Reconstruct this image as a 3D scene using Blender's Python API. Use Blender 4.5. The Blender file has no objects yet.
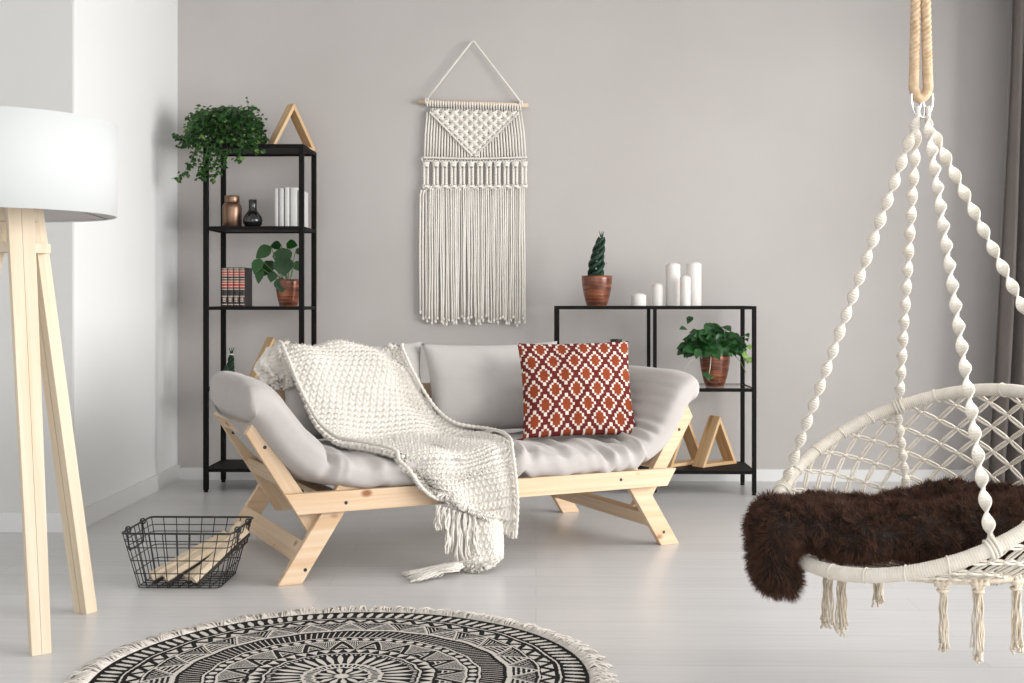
import bpy, bmesh, math, random
from mathutils import Vector, Matrix, noise
C = bpy.context.scene.collection
scene = bpy.context.scene
PI = math.pi
R = math.radians
random.seed(7)

# ------------------------------------------------------------------ camera
cam_d = bpy.data.cameras.new('camera'); cam = bpy.data.objects.new('camera', cam_d); C.objects.link(cam)
cam.location = (0, 0, .965); cam.rotation_euler = (R(90), 0, R(1.14))
cam_d.sensor_width = 36; cam_d.lens = 1205 / 1024 * 36; cam_d.shift_y = -41.5 / 1024
cam_d.clip_start = .05
scene.camera = cam
# ------------------------------------------------------------------ light and exposure
scene.view_settings.view_transform = 'Standard'; scene.view_settings.look = 'None'
scene.view_settings.gamma = 1; scene.view_settings.use_curve_mapping = False
scene.view_settings.exposure = 0.0
w = bpy.data.worlds.new('daylight'); scene.world = w; w.use_nodes = True
w.node_tree.nodes['Background'].inputs[0].default_value = (.97, .98, 1, 1)
w.node_tree.nodes['Background'].inputs[1].default_value = 1.0
def area(name, loc, rot, sx, sy, power, col):
    l = bpy.data.lights.new(name, 'AREA'); l.shape = 'RECTANGLE'; l.size = sx; l.size_y = sy
    l.energy = power; l.color = col
    o = bpy.data.objects.new(name, l); C.objects.link(o); o.location = loc; o.rotation_euler = rot
    return o
# daylight through the window in the right wall, plus an added fill lamp behind the camera
area('window_daylight', (5.2, 2.4, 1.75), (R(90), 0, R(90)), 5.6, 2.8, 520, (1, .985, .97))
area('rear_fill_light', (.6, -1.6, 1.5), (R(90), 0, R(0)), 5.0, 2.4, 66, (.98, .99, 1))

# ------------------------------------------------------------------ helpers
class MB:
    def __init__(s): s.v = []; s.f = []; s.m = []; s.cur = 0
    def add(s, vs, fs):
        b = len(s.v); s.v += [tuple(p) for p in vs]; s.f += [tuple(b + i for i in f) for f in fs]; s.m += [s.cur] * len(fs)
        return s
def build(name, mb, mat, parent=None, smooth=True, bevel=0, loc=None, mw=None):
    me = bpy.data.meshes.new(name); me.from_pydata(mb.v, [], mb.f)
    for m in (mat if isinstance(mat, (list, tuple)) else [mat]): me.materials.append(m)
    if isinstance(mat, (list, tuple)): me.polygons.foreach_set('material_index', mb.m)
    if smooth: me.polygons.foreach_set('use_smooth', [True] * len(me.polygons))
    me.update()
    bm = bmesh.new(); bm.from_mesh(me); bmesh.ops.recalc_face_normals(bm, faces=bm.faces); bm.to_mesh(me); bm.free()
    o = bpy.data.objects.new(name, me); C.objects.link(o)
    if parent: o.parent = parent
    if loc: o.location = loc
    if mw is not None: o.matrix_local = mw
    if bevel:
        b = o.modifiers.new('bevel', 'BEVEL'); b.width = bevel; b.segments = 2; b.limit_method = 'ANGLE'; b.angle_limit = R(40)
        b.harden_normals = False
        if smooth: me.polygons.foreach_set('use_smooth', [False] * len(me.polygons))
    return o
def thing(name, label, cat, loc=(0, 0, 0), rotz=0, group=None):
    o = bpy.data.objects.new(name, None); C.objects.link(o); o.empty_display_size = .05
    o.location = loc; o.rotation_euler = (0, 0, rotz); o['label'] = label; o['category'] = cat
    if group: o['group'] = group
    return o
def tag(o, label, cat, group=None):
    o['label'] = label; o['category'] = cat
    if group: o['group'] = group
    return o
def struct(o): o['kind'] = 'structure'; return o
def box(mb, x0, x1, y0, y1, z0, z1):
    return mb.add([(x0,y0,z0),(x1,y0,z0),(x1,y1,z0),(x0,y1,z0),(x0,y0,z1),(x1,y0,z1),(x1,y1,z1),(x0,y1,z1)],
        [(0,3,2,1),(4,5,6,7),(0,1,5,4),(1,2,6,5),(2,3,7,6),(3,0,4,7)])
def frames(pts):
    n = len(pts); T = []
    for i in range(n):
        t = Vector(pts[min(i+1, n-1)]) - Vector(pts[max(i-1, 0)])
        T.append(t.normalized() if t.length > 1e-9 else Vector((0,0,1)))
    a = Vector((0,0,1)) if abs(T[0].z) < .9 else Vector((1,0,0))
    N = (a - T[0] * a.dot(T[0])).normalized(); out = []
    for i in range(n):
        N = N - T[i] * N.dot(T[i])
        if N.length < 1e-6: N = T[i].orthogonal()
        N = N.normalized(); out.append((T[i], N, T[i].cross(N)))
    return out
def tube(mb, pts, r, n=8, closed=False, flat=1.0):
    pts = [Vector(p) for p in pts]
    if closed:
        c = sum(pts, Vector()) / len(pts); m = len(pts); fr = []
        nn = Vector()
        for i in range(m): nn += (pts[i]-c).cross(pts[(i+1) % m]-c)
        nn.normalize()
        for i in range(m):
            t = (pts[(i+1) % m] - pts[i-1]).normalized(); s = t.cross(nn).normalized(); fr.append((t, s, t.cross(s)))
    else: fr = frames(pts)
    vs = []; fs = []
    for i, p in enumerate(pts):
        rr = r(i / max(1, len(pts)-1)) if callable(r) else (r[i] if isinstance(r, (list, tuple)) else r)
        _, N, B = fr[i]
        for k in range(n):
            a = 2*PI*k/n; vs.append(p + N*(rr*math.cos(a)) + B*(rr*flat*math.sin(a)))
    m = len(pts)
    for i in range(m if closed else m-1):
        j = (i+1) % m
        for k in range(n):
            l = (k+1) % n; fs.append((i*n+k, i*n+l, j*n+l, j*n+k))
    if not closed:
        fs.append(tuple(range(n))[::-1]); fs.append(tuple((m-1)*n+k for k in range(n)))
    return mb.add(vs, fs)
def lathe(mb, prof, n=40, c=(0,0,0)):
    vs = []; fs = []
    for r, z in prof:
        for k in range(n):
            a = 2*PI*k/n; vs.append((c[0]+r*math.cos(a), c[1]+r*math.sin(a), c[2]+z))
    for i in range(len(prof)-1):
        for k in range(n):
            l = (k+1) % n; fs.append((i*n+k, i*n+l, (i+1)*n+l, (i+1)*n+k))
    return mb.add(vs, fs)
def grid(mb, P, nu, nv, wrapv=False):
    vs = [P(i, j) for i in range(nu) for j in range(nv)]; fs = []
    for i in range(nu-1):
        for j in range(nv if wrapv else nv-1):
            k = (j+1) % nv; fs.append((i*nv+j, i*nv+k, (i+1)*nv+k, (i+1)*nv+j))
    return mb.add(vs, fs)
def cat(ps, t):          # Catmull-Rom through ps, t in 0..1
    n = len(ps)-1; x = min(max(t, 0), 1)*n; i = min(int(x), n-1); f = x-i
    p0 = Vector(ps[i-1]) if i > 0 else 2*Vector(ps[0])-Vector(ps[1])
    p1 = Vector(ps[i]); p2 = Vector(ps[i+1])
    p3 = Vector(ps[i+2]) if i+2 <= n else 2*p2-p1
    return .5*((2*p1)+(p2-p0)*f+(2*p0-5*p1+4*p2-p3)*f*f+(3*p1-p0-3*p2+p3)*f**3)
def nz(*a): return noise.noise(Vector(a))
def basis(x, y, z, o):
    return Matrix(((x[0],y[0],z[0],o[0]),(x[1],y[1],z[1],o[1]),(x[2],y[2],z[2],o[2]),(0,0,0,1)))

# ------------------------------------------------------------------ materials
def mat(name, col, rough=.6, metal=0, spec=.5, bump=None, vary=None, sheen=0, coat=0):
    m = bpy.data.materials.new(name); m.use_nodes = True; nt = m.node_tree; b = nt.nodes['Principled BSDF']
    b.inputs['Base Color'].default_value = (*col, 1); b.inputs['Roughness'].default_value = rough
    b.inputs['Metallic'].default_value = metal; b.inputs['Specular IOR Level'].default_value = spec
    b.inputs['Sheen Weight'].default_value = sheen; b.inputs['Coat Weight'].default_value = coat
    tc = nt.nodes.new('ShaderNodeTexCoord')
    if vary:      # (scale, second colour, stretch)
        s, c2, st = vary
        mp = nt.nodes.new('ShaderNodeMapping'); mp.inputs['Scale'].default_value = st
        n = nt.nodes.new('ShaderNodeTexNoise'); n.inputs['Scale'].default_value = s; n.inputs['Detail'].default_value = 5
        r = nt.nodes.new('ShaderNodeValToRGB'); r.color_ramp.elements[0].position = .35; r.color_ramp.elements[1].position = .68
        r.color_ramp.elements[0].color = (*col, 1); r.color_ramp.elements[1].color = (*c2, 1)
        nt.links.new(tc.outputs['Object'], mp.inputs[0]); nt.links.new(mp.outputs[0], n.inputs['Vector'])
        nt.links.new(n.outputs[0], r.inputs[0]); nt.links.new(r.outputs[0], b.inputs['Base Color'])
    if bump:      # (scale, strength, distance)
        n = nt.nodes.new('ShaderNodeTexNoise'); n.inputs['Scale'].default_value = bump[0]; n.inputs['Detail'].default_value = 4
        u = nt.nodes.new('ShaderNodeBump'); u.inputs['Strength'].default_value = bump[1]; u.inputs['Distance'].default_value = bump[2]
        nt.links.new(tc.outputs['Object'], n.inputs['Vector']); nt.links.new(n.outputs[0], u.inputs['Height'])
        nt.links.new(u.outputs[0], b.inputs['Normal'])
    return m
def wood(name, c1, c2, knot, rough=.5, axis=0, ks=3.0):
    m = bpy.data.materials.new(name); m.use_nodes = True; nt = m.node_tree; b = nt.nodes['Principled BSDF']; L = nt.links.new
    b.inputs['Roughness'].default_value = rough; b.inputs['Specular IOR Level'].default_value = .3
    tc = nt.nodes.new('ShaderNodeTexCoord'); oi = nt.nodes.new('ShaderNodeObjectInfo')
    ad = nt.nodes.new('ShaderNodeVectorMath'); ad.operation = 'ADD'
    sc = nt.nodes.new('ShaderNodeMath'); sc.operation = 'MULTIPLY'; sc.inputs[1].default_value = 13
    L(oi.outputs['Random'], sc.inputs[0]); L(tc.outputs['Object'], ad.inputs[0]); L(sc.outputs[0], ad.inputs[1])
    mp = nt.nodes.new('ShaderNodeMapping'); st = [38, 38, 38]; st[axis] = 1.6; mp.inputs['Scale'].default_value = st
    L(ad.outputs[0], mp.inputs[0])
    n = nt.nodes.new('ShaderNodeTexNoise'); n.inputs['Scale'].default_value = 1.0; n.inputs['Detail'].default_value = 6; n.inputs['Distortion'].default_value = .6
    L(mp.outputs[0], n.inputs['Vector'])
    r = nt.nodes.new('ShaderNodeValToRGB'); r.color_ramp.elements[0].position = .36; r.color_ramp.elements[1].position = .66
    r.color_ramp.elements[0].color = (*c1, 1); r.color_ramp.elements[1].color = (*c2, 1); L(n.outputs[0], r.inputs[0])
    mk = nt.nodes.new('ShaderNodeMapping'); s2 = [9, 9, 9]; s2[axis] = ks*1.9; mk.inputs['Scale'].default_value = s2; L(ad.outputs[0], mk.inputs[0])
    v = nt.nodes.new('ShaderNodeTexVoronoi'); v.inputs['Scale'].default_value = 1; L(mk.outputs[0], v.inputs['Vector'])
    kr = nt.nodes.new('ShaderNodeValToRGB'); kr.color_ramp.elements[0].position = .07; kr.color_ramp.elements[1].position = .15
    kr.color_ramp.elements[0].color = (1,1,1,1); kr.color_ramp.elements[1].color = (0,0,0,1); L(v.outputs['Distance'], kr.inputs[0])
    mx = nt.nodes.new('ShaderNodeMixRGB'); mx.inputs[2].default_value = (*knot, 1); L(kr.outputs[0], mx.inputs[0]); L(r.outputs[0], mx.inputs[1])
    L(mx.outputs[0], b.inputs['Base Color'])
    return m
def fabric(name, col, c2, rough=.9, wscale=900, bstr=.35, sheen=.2, vscale=6):
    m = mat(name, col, rough, spec=.15, vary=(vscale, c2, (1,1,1)), sheen=sheen); nt = m.node_tree; L = nt.links.new
    tc = nt.nodes.new('ShaderNodeTexCoord'); n = nt.nodes.new('ShaderNodeTexNoise'); n.inputs['Scale'].default_value = wscale*.3
    n2 = nt.nodes.new('ShaderNodeTexNoise'); n2.inputs['Scale'].default_value = 14; n2.inputs['Detail'].default_value = 3
    a = nt.nodes.new('ShaderNodeMath'); a.operation = 'MULTIPLY_ADD'; a.inputs[1].default_value = 6
    L(tc.outputs['Object'], n.inputs['Vector']); L(tc.outputs['Object'], n2.inputs['Vector'])
    L(n2.outputs[0], a.inputs[0]); L(n.outputs[0], a.inputs[2])
    u = nt.nodes.new('ShaderNodeBump'); u.inputs['Strength'].default_value = bstr; u.inputs['Distance'].default_value = .0012
    L(a.outputs[0], u.inputs['Height']); L(u.outputs[0], nt.nodes['Principled BSDF'].inputs['Normal'])
    return m
M = {}
M['wall'] = mat('taupe_plaster', (.505,.475,.456), .9, spec=.2, vary=(1.1, (.545,.516,.497), (1,1,1)), bump=(60, .15, .002))
M['white_wall'] = mat('white_paint', (.83,.84,.835), .85, spec=.2, bump=(50, .1, .002))
M['alcove'] = mat('shaded_white_paint', (.70,.695,.68), .85, spec=.2, bump=(50, .1, .002))  # white wall paint greyed, the alcove's weaker light is put into the colour
M['trim'] = mat('white_gloss_paint', (.80,.80,.79), .45)
M['ceiling'] = mat('ceiling_paint', (.8,.8,.8), .9)
M['black_metal'] = mat('black_powder_coated_steel', (.007,.0065,.006), .6, spec=.12)
M['shelf_dark'] = mat('black_brown_sheet', (.010,.009,.0085), .6, spec=.15)
M['wire'] = mat('black_wire', (.02,.02,.02), .4)
M['chrome'] = mat('chrome', (.75,.77,.8), .18, 1)
M['pine'] = wood('pine', (.725,.56,.395), (.635,.435,.265), (.30,.13,.055), .5)
M['pine_pale'] = wood('pale_pine', (.74,.63,.485), (.68,.55,.395), (.5,.3,.16), .5, ks=.7)
M['plywood'] = wood('birch_strip', (.74,.52,.30), (.60,.37,.18), (.4,.2,.1), .5, ks=.5)
M['stick'] = wood('split_wood', (.78,.66,.50), (.62,.49,.34), (.2,.13,.08), .7, ks=2)
M['bark'] = mat('dark_bark', (.05,.038,.03), .9, bump=(90, .6, .004))
M['futon'] = fabric('grey_futon_cotton', (.445,.412,.392), (.49,.455,.433))
M['cushion'] = fabric('light_grey_cotton', (.47,.445,.425), (.51,.485,.465))
M['cord'] = mat('cream_cotton_cord', (.70,.64,.55), .9, spec=.1, bump=(420, .5, .0015), vary=(30, (.77,.72,.64), (1,1,1)))
M['cord_white'] = mat('off_white_cotton_cord', (.83,.79,.72), .9, spec=.1, bump=(420, .5, .0015), vary=(25, (.87,.84,.78), (1,1,1)))
M['cord_tan'] = mat('tassel_cotton', (.66,.57,.45), .92, spec=.1, vary=(30, (.74,.66,.55), (1,1,1)))
M['rug_fringe'] = mat('beige_cotton_fringe', (.62,.565,.505), .95, spec=.1, vary=(40, (.74,.69,.63), (1,1,1)))
M['jute'] = mat('jute_rope', (.50,.35,.215), .9, spec=.1, vary=(70, (.66,.50,.34), (1,1,1)), bump=(300, .5, .002))
M['knit'] = mat('cream_wool_knit', (.70,.66,.595), .95, spec=.05, vary=(9, (.75,.71,.65), (1,1,1)), bump=(260, .6, .003), sheen=.2)
M['dowel'] = wood('dowel_wood', (.78,.64,.48), (.70,.54,.38), (.5,.35,.2))
M['copper_pot'] = None
M['white_wax'] = mat('white_wax', (.76,.735,.70), .5, spec=.3); M['white_wax'].node_tree.nodes['Principled BSDF'].inputs['Subsurface Weight'].default_value = .15
M['wick'] = mat('candle_wick', (.45,.42,.38), .9)
M['copper'] = mat('brushed_copper', (.20,.115,.075), .35, .85, vary=(18, (.30,.19,.13), (1,1,.1)))
M['black_glaze'] = mat('black_glazed_ceramic', (.012,.011,.012), .12, coat=.5)
M['book_white'] = mat('white_book_cloth', (.70,.69,.675), .6)
M['book_page'] = mat('page_edges', (.72,.68,.6), .9)
M['book_black'] = mat('black_leather', (.025,.02,.02), .45)
M['book_red'] = mat('red_leather_panel', (.42,.055,.05), .5)
M['book_gold'] = mat('pale_gold_tooling', (.62,.50,.40), .5)
M['soil'] = mat('potting_soil', (.04,.028,.02), .95, bump=(80, .8, .01))
M['ivy'] = mat('ivy_leaf', (.012,.045,.010), .5, spec=.3, vary=(22, (.035,.105,.022), (1,1,1)))
M['ivy_light'] = mat('young_ivy_leaf', (.16,.27,.06), .5)
M['heartleaf'] = mat('heart_leaf', (.006,.034,.006), .3, spec=.45, vary=(12, (.014,.070,.010), (1,1,1)))
M['pothos'] = mat('pothos_leaf', (.008,.042,.010), .35, spec=.4, vary=(30, (.035,.125,.03), (1,1,1)))
M['pothos_light'] = mat('pale_pothos_leaf', (.22,.36,.09), .4)
M['snake'] = mat('sansevieria_leaf', (.007,.026,.014), .45, spec=.3, vary=(60, (.018,.055,.03), (1,1,1)))
M['stem'] = mat('green_stem', (.12,.20,.06), .6)
M['root'] = mat('pale_aerial_root', (.6,.6,.52), .7)
M['rust'] = mat('rust_cotton', (.26,.055,.023), .95, spec=.1)
M['maroon'] = mat('dark_red_cotton', (.14,.024,.02), .95, spec=.1)
M['ivory'] = mat('ivory_cotton', (.72,.64,.575), .95, spec=.1)
M['shade'] = mat('white_lampshade_fabric', (.57,.585,.58), .85, spec=.1, bump=(500, .15, .001))
M['shade_in'] = mat('lampshade_lining', (.70,.68,.67), .8)
M['curtain'] = fabric('taupe_curtain', (.17,.145,.132), (.20,.175,.16), vscale=3)
M['glass'] = mat('clear_glass', (.9,.95,.93), .02); _b = M['glass'].node_tree.nodes['Principled BSDF']; _b.inputs['Transmission Weight'].default_value = 1; _b.inputs['IOR'].default_value = 1.1
# pots: turned, copper-brown glaze with horizontal bands
def pot_mat():
    m = mat('copper_brown_glaze', (.25,.085,.04), .32, .25, coat=.3); nt = m.node_tree; L = nt.links.new; b = nt.nodes['Principled BSDF']
    tc = nt.nodes.new('ShaderNodeTexCoord'); mp = nt.nodes.new('ShaderNodeMapping'); mp.inputs['Scale'].default_value = (6, 6, 60); L(tc.outputs['Object'], mp.inputs[0])
    n = nt.nodes.new('ShaderNodeTexNoise'); n.inputs['Scale'].default_value = 1.4; n.inputs['Detail'].default_value = 4; L(mp.outputs[0], n.inputs['Vector'])
    r = nt.nodes.new('ShaderNodeValToRGB'); e = r.color_ramp.elements; e[0].position = .34; e[0].color = (.06,.018,.011,1); e[1].position = .66; e[1].color = (.36,.125,.055,1)
    x = e.new(.5); x.color = (.19,.058,.028,1)
    L(n.outputs[0], r.inputs[0]); L(r.outputs[0], b.inputs['Base Color'])
    return m
M['copper_pot'] = pot_mat()
def floor_mat():
    m = bpy.data.materials.new('white_grey_floorboards'); m.use_nodes = True; nt = m.node_tree; L = nt.links.new; b = nt.nodes['Principled BSDF']
    tc = nt.nodes.new('ShaderNodeTexCoord')
    br = nt.nodes.new('ShaderNodeTexBrick'); br.inputs['Scale'].default_value = 1; br.inputs['Brick Width'].default_value = 1.9; br.inputs['Row Height'].default_value = .145
    br.inputs['Mortar Size'].default_value = .0012; br.inputs['Mortar Smooth'].default_value = .3
    br.inputs['Color1'].default_value = (.60,.59,.582,1); br.inputs['Color2'].default_value = (.645,.635,.628,1); br.inputs['Mortar'].default_value = (.47,.46,.45,1); br.offset = .37
    L(tc.outputs['Object'], br.inputs['Vector'])
    mp = nt.nodes.new('ShaderNodeMapping'); mp.inputs['Scale'].default_value = (1.1, 26, 1); L(tc.outputs['Object'], mp.inputs[0])
    n = nt.nodes.new('ShaderNodeTexNoise'); n.inputs['Scale'].default_value = 2.2; n.inputs['Detail'].default_value = 6; L(mp.outputs[0], n.inputs['Vector'])
    r = nt.nodes.new('ShaderNodeValToRGB'); r.color_ramp.elements[0].position = .35; r.color_ramp.elements[0].color = (.93,.93,.93,1); r.color_ramp.elements[1].position = .65; r.color_ramp.elements[1].color = (1,1,1,1)
    L(n.outputs[0], r.inputs[0])
    mx = nt.nodes.new('ShaderNodeMixRGB'); mx.blend_type = 'MULTIPLY'; mx.inputs[0].default_value = 1; L(br.outputs[0], mx.inputs[1]); L(r.outputs[0], mx.inputs[2])
    L(mx.outputs[0], b.inputs['Base Color']); b.inputs['Roughness'].default_value = .3; b.inputs['Specular IOR Level'].default_value = .45
    u = nt.nodes.new('ShaderNodeBump'); u.inputs['Strength'].default_value = .12; u.inputs['Distance'].default_value = .002
    L(n.outputs[0], u.inputs['Height']); L(u.outputs[0], b.inputs['Normal'])
    return m
M['floor'] = floor_mat()

# ------------------------------------------------------------------ room shell
WX = -1.93; WY = 6.455; JY = 4.98; RX = 2.95; ZC = 2.7
def sbox(name, m, *a): return struct(build(name, box(MB(), *a), m, smooth=False))
sbox('floor', M['floor'], -4.5, RX+.2, -2.2, WY+.15, -.12, 0)
sbox('wall_back', M['wall'], WX-.15, RX+.2, WY, WY+.15, 0, ZC)
sbox('wall_left', M['white_wall'], WX-.15, WX, JY+.02, WY, 0, ZC)
sbox('wall_far_left', M['white_wall'], -4.65, -4.5, -2.2, JY+.15, 0, ZC)  # unseen, added to shut out world light from the left
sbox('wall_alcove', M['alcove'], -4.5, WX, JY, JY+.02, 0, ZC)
sbox('ceiling', M['ceiling'], -4.5, RX+.2, -2.2, WY+.15, ZC, ZC+.1)
mb = MB(); box(mb, RX, RX+.2, 5.2, WY, 0, ZC); box(mb, RX, RX+.2, -2.2, .3, 0, ZC); box(mb, RX, RX+.2, .3, 5.2, 0, .15); box(mb, RX, RX+.2, .3, 5.2, 2.55, ZC)
struct(build('wall_right', mb, M['white_wall'], smooth=False))
sbox('baseboard_back', M['trim'], WX+.016, RX, WY-.016, WY, 0, .063)
sbox('baseboard_left', M['trim'], WX, WX+.016, JY, WY, 0, .08)
sbox('baseboard_alcove', M['trim'], -4.5, WX+.016, JY-.016, JY, 0, .08)
mb = MB()
for x in (.3, 1.93, 3.55, 5.14): box(mb, RX+.06, RX+.12, x, x+.06, .15, 2.55)
box(mb, RX+.06, RX+.12, .36, 5.14, .15, .21); box(mb, RX+.06, RX+.12, .36, 5.14, 2.49, 2.55)
wf = struct(build('window_1', mb, M['trim'], smooth=False))

# curtain gathered at the window's far end
ct = thing('curtain', 'taupe floor-length curtain hanging in folds in the far right corner', 'curtain', (2.43, 6.12, 0))
mb = MB(); NU, NV = 40, 220
def cpt(i, j):
    h = i/(NU-1); s = j/(NV-1)
    x = -.03 - .13*(1-h)**1.6 + s*(.44+.13*(1-h)**1.6)
    return (x, .055*math.sin(s*2*PI*7.3+.6*math.sin(h*3)) * (.55+.45*(1-h)) + .02*nz(s*9, h*2, 1), .012+h*2.66)
grid(mb, cpt, NU, NV)
co = build('cloth', mb, M['curtain'], ct); sm = co.modifiers.new('s', 'SOLIDIFY'); sm.thickness = .004
mb = MB(); tube(mb, [(-.06, 0, 2.676), (.44, 0, 2.676)], .008, 8)
build('curtain_rail', mb, M['trim'], ct)

# ------------------------------------------------------------------ shelving units
def bars(mb, lst):
    for a in lst: box(mb, *a)
def shelf_unit(t, W, D, Hh, p, shelves, mids=()):
    mb = MB()
    for x in (0, W-p):
        for y in (0, D-p): box(mb, x, x+p, y, y+p, .012, Hh)
        box(mb, x, x+p, p, D-p, Hh-p*.8, Hh)
    for x in mids:
        for y in (0, D-p): box(mb, x, x+p*.85, y, y+p, .012, Hh-p*.8)
    for y in (0, D-p): box(mb, p, W-p, y, y+p, Hh-p*.8, Hh)
    for z, kind in shelves:
        if z >= Hh-.001: continue
        for y in (0, D-p): box(mb, p, W-p, y+.002, y+p-.002, z-.017, z)
        for x in (0, W-p): box(mb, x+.002, x+p-.002, p, D-p, z-.017, z)
    build('frame', mb, M['black_metal'], t, smooth=False, bevel=.0015)
    for x in (p/2, W-p/2):
        for y in (p/2, D-p/2): build('foot', lathe(MB(), [(0,0),(.011,0),(.011,.008),(.007,.012),(.007,.014),(0,.014)], 16, (x, y, 0)), M['shelf_dark'], t)
    for z, kind in shelves:
        zz = z if z < Hh-.001 else Hh
        if kind == 's': build('shelf_panel', box(MB(), p, W-p, p*.5, D-p*.5, zz-.012, zz-.0005), M['shelf_dark'], t, smooth=False)
        else: build('glass_shelf', box(MB(), p+.001, W-p-.001, p+.001, D-p-.001, zz-.007, zz-.001), M['glass'], t, smooth=False)
TX, TY = -1.669, 6.009
tall = thing('shelving_unit', 'tall narrow black metal shelving unit with five levels in the left corner', 'shelf', (TX, TY, 0), 0, 'black metal shelving units')
shelf_unit(tall, .506, .36, 1.746, .0245, [(.119,'s'),(.524,'g'),(.932,'g'),(1.335,'s'),(1.746,'s')])
LX, LY = .0955, 5.97
low = thing('shelving_unit', 'low wide black metal shelving unit with two bays behind the sofa', 'shelf', (LX, LY, 0), 0, 'black metal shelving units')
shelf_unit(low, .993, .355, .935, .0205, [(.121,'s'),(.528,'g'),(.935,'g')], mids=(.4845,))

# ------------------------------------------------------------------ wooden triangles
def plank_mesh(mb, L, wd, th, cut0=0, cut1=0):   # x 0..L, y -wd/2..wd/2 with skewed ends, z 0..th
    a = [(0,-wd/2),(L,-wd/2),(L,wd/2),(0,wd/2)]
    a[0] = (a[0][0]-cut0/2, a[0][1]); a[3] = (a[3][0]+cut0/2, a[3][1]); a[1] = (a[1][0]+cut1/2, a[1][1]); a[2] = (a[2][0]-cut1/2, a[2][1])
    return mb.add([(x,y,0) for x,y in a]+[(x,y,th) for x,y in a], [(0,3,2,1),(4,5,6,7),(0,1,5,4),(1,2,6,5),(2,3,7,6),(3,0,4,7)])
def triangle(loc, rz, wdt, hgt, label, dep=.075, th=.016):
    t = thing('wooden_triangle', label, 'ornament', loc, rz, 'triangular wooden ornaments')
    A = Vector((0, hgt)); B = Vector((-wdt/2, 0)); D_ = Vector((wdt/2, 0)); c = Vector((0, hgt*.36))
    def inner():
        P = [A, B, D_]; out = []
        for i in range(3):
            p = P[i]; a = (P[(i+1)%3]-p).normalized(); b = (P[(i+2)%3]-p).normalized()
            bis = (a+b).normalized(); s = math.sin(math.acos(max(-1, min(1, a.dot(b))))/2); out.append(p+bis*(th/s))
        return out
    I = inner(); P = [A, B, D_]
    for nm, i, j in (('side_board', 0, 1), ('side_board', 0, 2), ('base_board', 1, 2)):
        p, q = P[i], P[j]; d = (q-p).normalized(); n = Vector((-d.y, d.x))
        X = Vector((d.x, 0, d.y)); Y = Vector((0, 1, 0)); Z = X.cross(Y)
        o = Vector((p.x, 0, p.y)); mw = basis(X, Y, Z, o); inv = mw.inverted()
        pts = [inv @ Vector((k.x, 0, k.y)) for k in (P[i], P[j], I[j], I[i])]
        vs = [(k.x, 0, k.z) for k in pts]+[(k.x, dep, k.z) for k in pts]
        build(nm, MB().add(vs, [(0,1,2,3),(7,6,5,4),(0,4,5,1),(1,5,6,2),(2,6,7,3),(3,7,4,0)]), M['plywood'], t, smooth=False, bevel=.0012, mw=mw)
    return t
triangle((-1.252, 6.222, 1.747), R(40), .26, .240, 'pale wooden triangle frame on top of the tall shelving unit')
triangle((-1.353, 6.190, .525), R(40), .26, .248, 'wooden triangle frame half hidden behind the armrest, beside the tiny green plant')
triangle((.938, 6.155, .122), R(40), .26, .252, 'wooden triangle frame on the low unit, nearest to its right post')
triangle((.775, 6.160, .122), R(40), .26, .252, 'wooden triangle frame on the low unit, mostly hidden by another triangle')

# ------------------------------------------------------------------ plants
def leaf(mb, p, d, up, L, W, prof=(0, .72, 1, .82, .42, 0), fold=.18, droop=.25):
    p = Vector(p); d = Vector(d).normalized(); s = d.cross(Vector(up)); s = s.normalized() if s.length > 1e-4 else d.orthogonal().normalized(); n = s.cross(d)
    vs = []; m = len(prof)
    for i, w_ in enumerate(prof):
        t = i/(m-1); c = p+d*(L*t)-n*(droop*L*t*t); back = d*(L*-.10 if i == 1 and prof[0] == 0 and prof[1] > .6 else 0)
        hw = W*.5*w_
        vs += [c-s*hw+n*(fold*hw)+back, c, c+s*hw+n*(fold*hw)+back]
    fs = []
    for i in range(m-1):
        a = i*3; fs += [(a, a+1, a+4, a+3), (a+1, a+2, a+5, a+4)]
    mb.add(vs, fs)
def pot(t, r1, r0, h, m=None):
    prof = [(0,0),(r0*.93,0),(r0,.004)]+[(r0+(r1-r0)*math.sin(k/10*PI/2)**.9, .004+(h-.004)*k/10) for k in range(1, 11)]+[(r1-.004,h),(r1-.006,h-.012),(r1*.86,h-.02)]
    build('pot', lathe(MB(), prof, 48), m or M['copper_pot'], t)
    build('soil', lathe(MB(), [(0, h-.016), (r1-.006, h-.019), (r1-.007, h-.024), (0, h-.03)], 32), M['soil'], t)
def rnd(a, b): return random.uniform(a, b)
def braided(t, base, h, r, lean, seed, nst=4, bulge=.022):
    mb = MB()
    for k in range(nst):
        pts = []
        for i in range(60):
            f = i/59; a = 2*PI*k/nst + f*2*PI*1.35; rr = bulge*(.9-.55*f+.25*math.sin(f*PI))
            pts.append((base[0]+rr*math.cos(a)+lean*f*f, base[1]+rr*math.sin(a), base[2]+h*f))
        tube(mb, pts, lambda f: r*(1-.35*f), 8, flat=.7)
    tx, tz = base[0]+lean, base[2]+h
    for dx in (-.010, .009, .001): tube(mb, [(tx, base[1], tz-.01), (tx+dx*.6, base[1], tz+.012), (tx+dx*1.3, base[1]+dx*.4, tz+.034)], lambda f: .005*(1-.85*f), 6)
    build('foliage', mb, M['snake'], t)
    build('tie', lathe(MB(), [(.0085,-.004),(.0105,-.003),(.0105,.003),(.0085,.004)], 16, (tx, base[1], tz-.002)), M['cord_white'], t)
bp = thing('potted_snake_plant', 'braided snake plant in a copper-brown pot on the low shelving unit', 'plant', (.308, 6.10, .935))
pot(bp, .0775, .052, .153); braided(bp, (-.006, 0, .13), .215, .0165, .030, 1, bulge=.031)
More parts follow.
